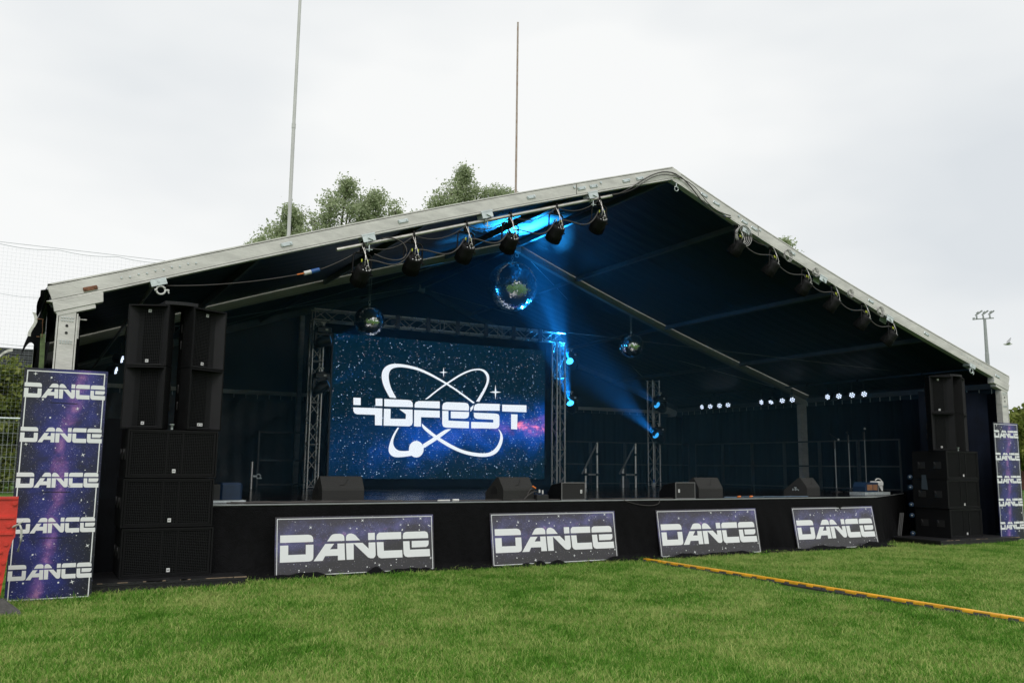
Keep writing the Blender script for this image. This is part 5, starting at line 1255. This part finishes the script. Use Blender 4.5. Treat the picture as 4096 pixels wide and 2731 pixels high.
m = M(); m.bbox(0.19,0.42,-0.06,0.14,0.20,0.29,0.02); m.box(0.20,0.23,-0.05,0.13,0.065,0.20); m.prism([(0.24,0.19),(0.38,0.19),(0.38,0.08),(0.34,0.08)], -0.055,-0.03); m.path(bez((0.20,0,0.30),(0.22,0,0.36),(0.38,0,0.36),(0.44,0,0.29)),0.013,6); obj('fluid_can', m, WPL, t)
m = M(); m.box(0.20,0.43,-0.05,0.13,0.065,0.198); obj('box', m, BLK, t)
# cables and small boxes on the stage edge
r = random.Random(11)
def stage_cable(pts, rad, label, mt=CABLE):
    m = M(); m.path(pts, rad, 6); tag(obj('stage_cable', m, mt), label, 'cable', 'cables lying along the stage edge')
def wander(x0, x1, y, a, ph): return [(x0+(x1-x0)*k/60, y+a*math.sin(k*0.35+ph)+a*0.4*math.sin(k*0.9+ph*2), DZ+0.014) for k in range(61)]
stage_cable(wander(-7.6,-3.2,0.14,0.03,0), 0.012, 'black cable along the stage edge in front of the left wedge')
stage_cable(wander(-5.2,-2.3,0.09,0.03,2), 0.010, 'second black cable along the edge before the screen')
stage_cable(wander(-1.8,0.0,0.08,0.03,1), 0.010, 'cable along the stage edge between the two grilled monitors')
stage_cable(wander(1.3,3.4,0.25,0.05,3), 0.010, 'cable between the two right wedges', mat('blue_cable',(0.10,0.16,0.22),0.5))
stage_cable(wander(-7.5,-5.0,0.4,0.10,4), 0.010, 'cable curling behind the left end of the stage edge')
m = M(); m.path(bez((-1.2,-0.05,DZ),(-0.9,-0.08,DZ-0.12),(-0.4,-0.08,DZ-0.14),(-0.45,-0.05,DZ)),0.006,5); tag(obj('hanging_cable', m, CABLE), 'thin loop of cable drooping over the stage edge', 'cable')
t = thing('stage_box', 'small black connector box with coloured plugs between wedge and monitor', 'connector box', (-2.72,0.12,DZ+0.004))
m = M(); m.bbox(-0.11,0.11,-0.08,0.10,0.0,0.09,0.01); obj('box', m, BLK, t)
m = M(); m.path(bez((-0.08,0,0.09),(-0.10,0,0.20),(-0.2,0,0.24),(-0.26,0,0.02)),0.008,5); m.path(bez((-0.04,0,0.09),(-0.03,0,0.18),(-0.2,-0.05,0.15),(-0.34,-0.05,0.01)),0.008,5); obj('lead', m, CABLE, t)
m = M(); m.tube((-0.10,-0.02,0.19),(-0.16,-0.02,0.225),0.013,8); m2 = M(); m2.tube((-0.03,-0.02,0.12),(-0.03,-0.02,0.17),0.015,8); m2.tube((0.03,-0.02,0.10),(0.03,-0.02,0.16),0.013,8); obj('plug', m, ORG, t); obj('plug', m2, WPL, t)
for x, lab in ((1.60,'orange plug lying right of the grey wedge'),(1.90,'small orange plug lying between the two right wedges')):
    m = M(); m.tube((x,0.22,DZ+0.022),(x+0.08,0.24,DZ+0.022),0.018,8); tag(obj('orange_plug', m, ORG), lab, 'plug', 'orange plugs on the stage edge')
m = M(); m.tube((-4.55,0.05,DZ+0.02),(-4.35,0.06,DZ+0.02),0.014,8); m.tube((-4.3,0.06,DZ+0.022),(-4.2,0.06,DZ+0.022),0.02,8)
tag(obj('cable_joint', m, WPL), 'white cable connector lying on the edge below the screen', 'connector')
# bracing string between the tower and the right eave
m = M(); m.tube((2.2,7.0,5.0),(8.9,2.2,3.95),0.005,4); tag(obj('tie_wire', m, CABLEG), 'thin tie wire from the screen truss to the right side pipe', 'wire')

# ------------------------------------------------------------------ trees, fence, net, mast, gull beyond the tent
def leaf_mat(name, c0, c1, c2):
    m = bpy.data.materials.new(name); m.use_nodes = True; n = m.node_tree.nodes; l = m.node_tree.links; b = n['Principled BSDF']
    g = n.new('ShaderNodeNewGeometry'); t = n.new('ShaderNodeTexNoise'); t.inputs['Scale'].default_value = 0.8; t.inputs['Detail'].default_value = 4; l.new(g.outputs['Position'], t.inputs['Vector'])
    ad = n.new('ShaderNodeMath'); ad.operation = 'MULTIPLY_ADD'; ad.inputs[1].default_value = 0.5; l.new(g.outputs['Random Per Island'], ad.inputs[0])
    ml = n.new('ShaderNodeMath'); ml.operation = 'MULTIPLY'; ml.inputs[1].default_value = 0.7; l.new(t.outputs['Fac'], ml.inputs[0]); l.new(ml.outputs[0], ad.inputs[2])
    r = n.new('ShaderNodeValToRGB'); e = r.color_ramp.elements; e[0].position = 0.2; e[0].color = (*c0,1); e[1].position = 0.9; e[1].color = (*c2,1); x = e.new(0.55); x.color = (*c1,1)
    l.new(ad.outputs[0], r.inputs[0]); l.new(r.outputs[0], b.inputs['Base Color']); b.inputs['Roughness'].default_value = 0.5; b.inputs['Specular IOR Level'].default_value = 0.3
    tr = n.new('ShaderNodeBsdfTranslucent'); l.new(r.outputs[0], tr.inputs['Color']); mxs = n.new('ShaderNodeMixShader'); mxs.inputs[0].default_value = 0.5
    l.new(b.outputs[0], mxs.inputs[1]); l.new(tr.outputs[0], mxs.inputs[2]); l.new(mxs.outputs[0], n['Material Output'].inputs['Surface'])
    return m
LEAF1 = leaf_mat('poplar_leaves', (0.22,0.28,0.14), (0.38,0.45,0.26), (0.60,0.66,0.44))
LEAF2 = leaf_mat('hedge_leaves', (0.06,0.09,0.015), (0.18,0.23,0.045), (0.36,0.38,0.10))
def leaves_mesh(centres, n_each, spread, size, seed, matl, name='crown'):
    rs = np.random.RandomState(seed); C = np.repeat(np.array(centres), n_each, axis=0); N = len(C)
    sp = np.repeat(np.array([c for c in spread]), n_each, axis=0) if hasattr(spread, '__len__') else np.full(N, spread)
    P = C + rs.randn(N,3)*sp[:,None]*np.array([1,1,0.8])
    a = rs.randn(N,3); a /= np.linalg.norm(a,axis=1)[:,None]; b = rs.randn(N,3); b -= (a*b).sum(1)[:,None]*a; b /= np.linalg.norm(b,axis=1)[:,None]
    s = size*(0.6+0.8*rs.rand(N))[:,None]
    V = np.stack([P-a*s, P-b*s*0.5, P+a*s, P+b*s*0.5], 1).reshape(-1,3)
    F = np.arange(N*4).reshape(-1,4)
    me = bpy.data.meshes.new(name); me.vertices.add(len(V)); me.vertices.foreach_set('co', V.ravel()); me.loops.add(N*4); me.loops.foreach_set('vertex_index', F.ravel()); me.polygons.add(N)
    me.polygons.foreach_set('loop_start', np.arange(N)*4); me.polygons.foreach_set('loop_total', np.full(N,4)); me.materials.append(matl); me.update(); me.validate(); return me
def tree(name, label, x, y, h, lobes, seed, matl, group=None, leaf=0.09, tr=0.22, n_each=20, dens=1.35):
    # lobes: (dx, dz_centre, rx, rz) blobs of foliage
    t = thing(name, label, 'tree', (x,y,0), (0,0,0), group)
    rs = random.Random(seed); cs = []; tips = []; sprd = []
    limb = M()
    for dx, zc, rx, rz in lobes:
        nb = int(15*dens*max(1.0, rx*rz/1.6))
        root = (dx*0.25, 0, max(h*0.25, zc-rz*2.0))
        top = (dx, 0, zc+rz*0.5)
        limb.path(bez((0,0,h*0.22),(dx*0.2,0,h*0.45),(dx*0.9,rs.uniform(-.5,.5),zc-rz),top,8), 0.05, 5)
        for k in range(nb):
            while True:
                u, v, w = rs.uniform(-1,1), rs.uniform(-1,1), rs.uniform(-1,1)
                if 0.25 < u*u+v*v+w*w < 1: break
            p = (dx+u*rx, v*rx*0.9, zc+w*rz); q = (dx+u*rx*0.3, v*rx*0.3, zc+w*rz*0.5-rz*0.3)
            limb.tube(q, p, 0.022, 4, 0.006, caps=False)
            for j in range(4):
                f = 0.55+0.16*j; cs.append(tuple(q[i]+(p[i]-q[i])*f+rs.uniform(-.12,.12) for i in range(3))); sprd.append(0.23 if j < 3 else 0.17)
    m = M(); m.tube((0,0,0),(0.1,0,h*0.25),tr,10,tr*0.75); m.tube((0.1,0,h*0.25),(0.0,0,h*0.7),tr*0.75,8,tr*0.3)
    obj('trunk', m, BARK, t); obj('limbs', limb, BARK, t)
    obj('crown', leaves_mesh(cs, n_each, sprd, leaf, seed, matl), None, t)
    return t
tree('poplar_tree', 'largest leafy tree rising behind the roof by the left goal post', 3.0, 32, 16.6, [(-3.3,12.4,0.8,0.6),(-2.6,13.0,0.9,0.8),(-1.9,13.3,1.2,1.0),(-0.6,13.4,1.3,1.6),(0.2,14.9,0.8,1.2),(1.2,14.6,1.0,1.6),(1.05,16.0,0.35,0.8),(2.0,13.6,1.0,1.6),(2.2,15.2,0.45,0.7),(-1.8,14.3,0.4,0.5),(0.5,12.5,1.6,1.3),(-0.2,12.6,1.4,1.2),(1.6,13.0,1.2,1.4)], 1, LEAF1, 'trees behind the tent roof', 0.075)
tree('poplar_tree', 'narrower tree just right of the largest tree behind the roof', 6.6, 32, 16.8, [(-0.9,15.9,0.4,0.8),(-0.6,14.3,0.8,1.4),(0.3,15.0,0.7,0.9),(0.9,14.4,0.8,1.1),(1.7,14.6,0.45,1.0),(0.4,13.2,1.4,1.0),(2.0,14.0,0.5,0.7),(-0.4,13.4,1.1,1.1),(1.3,13.6,1.0,0.9)], 2, LEAF1, 'trees behind the tent roof', 0.075)
tree('poplar_tree', 'separate tree behind the roof, left of the thinner goal post', 11.2, 32, 18.2, [(-1.8,16.1,0.5,0.6),(-1.0,16.7,0.8,1.0),(-0.1,17.2,0.7,1.1),(-0.2,18.2,0.2,0.5),(0.7,16.9,0.8,0.9),(1.7,17.0,0.8,0.8),(2.6,17.3,0.5,0.5),(0.2,15.5,2.0,1.0),(-1.9,15.2,0.8,0.7)], 3, LEAF1, 'trees behind the tent roof', 0.075)
tree('poplar_tree', 'tip of a tree just showing over the right roof slope', 34.4, 30, 17.4, [(0.0,16.4,0.7,1.0),(0.5,15.0,1.4,1.4),(-0.6,15.4,0.6,0.8)], 4, LEAF1, 'trees behind the tent roof', 0.11)
tree('broadleaf_tree', 'yellow green tree at the far right edge behind the banner', 62.5, 30, 6.8, [(-3.4,4.2,1.6,1.4),(-1.8,5.2,1.8,1.5),(-0.2,5.6,1.9,1.7),(1.6,4.8,1.9,1.7),(-2.2,3.0,2.2,1.6),(0.8,3.2,2.4,1.9)], 5, LEAF2, None, 0.20, 0.22, 22)
tree('hawthorn_bush', 'tall yellow green bush behind the mesh fence at the left edge', -13.6, 38.5, 8.0, [(-2.8,5.6,1.5,1.7),(-1.2,6.2,1.4,1.5),(0.3,6.5,1.2,1.3),(1.3,5.6,1.2,1.4),(2.5,4.8,1.4,1.8),(-2.0,3.2,2.2,2.2),(0.6,3.2,2.4,2.4),(3.2,2.6,1.6,2.0),(-4.3,4.5,1.6,2.4),(1.7,1.2,2.2,1.2),(-1.4,1.2,2.6,1.2)], 6, LEAF2, None, 0.14, 0.25, 34, 1.6)
# mesh fence far left
t = thing('mesh_fence', 'tall galvanised mesh fence across the far grass at the left', 'fence', (-30, 35, 0))
L = 40.0
m = M(); m.tube((0,0,3.5),(L,0,3.5),0.045,8); obj('top_rail', m, GALV, t)
for k in range(14):
    m = M(); m.tube((k*3.0+0.6,0.05,0),(k*3.0+0.6,0.05,3.5),0.035,8); obj('post', m, GALVD, t)
m = M()
for k in range(int(L/0.2)): m.box(k*0.2-0.006,k*0.2+0.006,-0.006,0.006,0.05,3.5)
for z in (0.1,0.6,1.15,1.7,2.25,2.8,3.3): m.box(0,L,0.007,0.019,z-0.008,z+0.008)
obj('mesh', m, GALVD, t, kind='stuff')
# ball-stop net
t = thing('ball_net', 'tall fine ball stop net against the sky at the left', 'net', (-32, 33, 0))
NL, NH = 31.0, 11.3; stp = 0.17
def ntop(x): return NH+0.10*abs(math.sin(x*1.25))*-1
m = M()
for k in range(int(NL/stp)):
    x = k*stp; m.box(x-0.0015,x+0.0015,-0.0015,0.0015,0.3,ntop(x))
for k in range(int(NH/stp)-2): 
    z = 0.4+k*stp; m.box(0,NL,0.006,0.010,z-0.0015,z+0.0015)
obj('mesh', m, NETM, t, kind='stuff')
for z in (11.3, 9.05, 6.8):
    m = M(); m.path([(NL*k/240, 0.0, z-0.10*abs(math.sin(NL*k/240*1.25))) for k in range(241)], 0.011 if z > 11 else 0.008, 5); obj('rope', m, NETM, t)
m = M(); m.path([(0,0,11.42),(NL,0,11.36)],0.010,5); obj('rope', m, NETM, t)
m = M(); m.tube((NL,0,0),(NL,0,11.5),0.07,8); m.tube((0,0,0),(0,0,11.5),0.07,8); obj('post', m, GALVD, t)
# slatted stand roof far left
t = thing('stand_roof', 'dark ribbed roof of a low building behind the left bush', 'building', (-40, 60, 0))
m = M(); m.box(0,30.7,0,8,0,9.55); obj('wall', m, SLATE, t)
for k in range(12):
    m = M(); m.box(0,30.9-0.0*k,-0.1-0.03*(k%2),0.0,7.6+0.17*k,7.6+0.17*k+0.11); obj('slat', m, SLATE, t)
# goal posts
for (x, y, z, rr, mm_, lab) in ((-3.22,15,22.5,0.058,POSTW,'thicker white goal upright, cut off by the top of the picture'),(6.7,18,20.0,0.052,RUSTP,'thinner goal upright with rusty streaks, its tip in the sky')):
    t = thing('goal_upright', lab, 'goal post', (x,y,0), group='goal uprights behind the tent')
    m = M(); m.tube((0,0,0),(0,0,z*0.55),rr,12,rr*0.98); obj('lower_tube', m, mm_, t); m = M(); m.tube((0,0,z*0.55),(0.03,0,z),rr*0.92,12,rr*0.72); obj('upper_tube', m, mm_, t)
    m = M(); m.tube((0,0,z*0.55-0.1),(0,0,z*0.55+0.05),rr*1.12,12); obj('sleeve', m, mm_, t)
# floodlight mast
t = thing('floodlight_mast', 'tall grey floodlight mast at the right behind the tent', 'floodlight', (75.54,42,0), (0,0,-1.0))
m = M(); m.tube((0,0,0),(0,0,13.4),0.24,12,0.20); m.tube((0,0,13.4),(0,0,17.0),0.18,12,0.14); obj('pole', m, GALVD, t)
m = M(); m.box(-0.85,0.85,-0.06,0.06,17.0,17.10); obj('crossbar', m, GALVD, t)
for k, x in enumerate((-0.75, -0.15, 0.45)):
    T = TR(x,0.0,17.35) @ RY(-0.62) @ RX(0.2)
    m = M(); m.box(0.0,0.80-0.08*k,-0.18,0.18,0.06,0.18,T); m.box(0.2,0.45,-0.14,0.14,0.18,0.28,T); h = obj('lamp_head', m, GALVD, t)
    m = M(); m.box(0.05,0.75-0.08*k,-0.16,0.16,0.045,0.059,T); obj('glass', m, GLASSL, h)
    m = M(); m.box(x-0.04,x+0.12,-0.12,0.12,17.10,17.38); obj('bracket', m, GALVD, t)
m = M(); m.bbox(-1.1,-0.87,-0.12,0.12,17.0,17.22,0.03); obj('control_gear', m, GALVD, t)
# gull
t = thing('seagull', 'white seagull gliding in the grey sky at the right', 'bird', (42.95,20,9.33), (0,0,-0.9))
m = M(); m.lathe([(0.005,-0.26),(0.05,-0.16),(0.075,0.0),(0.06,0.12),(0.045,0.17),(0.035,0.21),(0.008,0.26)], 12, RY(-PI/2)); obj('body', m, WPL, t)
m = M(); m.add([(-0.10,0.03,0.02),(0.10,0.03,0.02),(0.18,0.25,0.22),(0.0,0.28,0.22),(0.30,0.62,0.50),(0.24,0.62,0.48),(-0.10,0.03,0.035),(0.10,0.03,0.035),(0.18,0.25,0.232),(0.0,0.28,0.232)],[(0,1,2,3),(3,2,4,5),(9,8,7,6),(5,4,8,9)]); obj('wing', m, mat('grey_feathers',(0.35,0.36,0.37),0.7), t)
m = M(); m.add([(-0.10,-0.03,0.02),(0.10,-0.03,0.02),(0.14,-0.30,0.03),(0.0,-0.32,0.03),(0.05,-0.68,0.0),(0.0,-0.66,0.0),(-0.10,-0.03,0.035),(0.10,-0.03,0.035),(0.14,-0.30,0.042),(0.0,-0.32,0.042)],[(3,2,1,0),(5,4,2,3),(6,7,8,9),(9,8,4,5)]); obj('wing', m, mat('pale_feathers',(0.5,0.5,0.5),0.7), t)
# brick building glimpsed at the right edge
t = thing('brick_building', 'red brick wall glimpsed beyond the right banner', 'building', (60.3,32,0))
m = M(); m.box(0,14,0,5,0,4.1); obj('wall', m, BRICK, t)
m = M(); m.box(-0.1,14.1,-0.1,5.1,4.102,4.25); obj('coping', m, ALU, t)
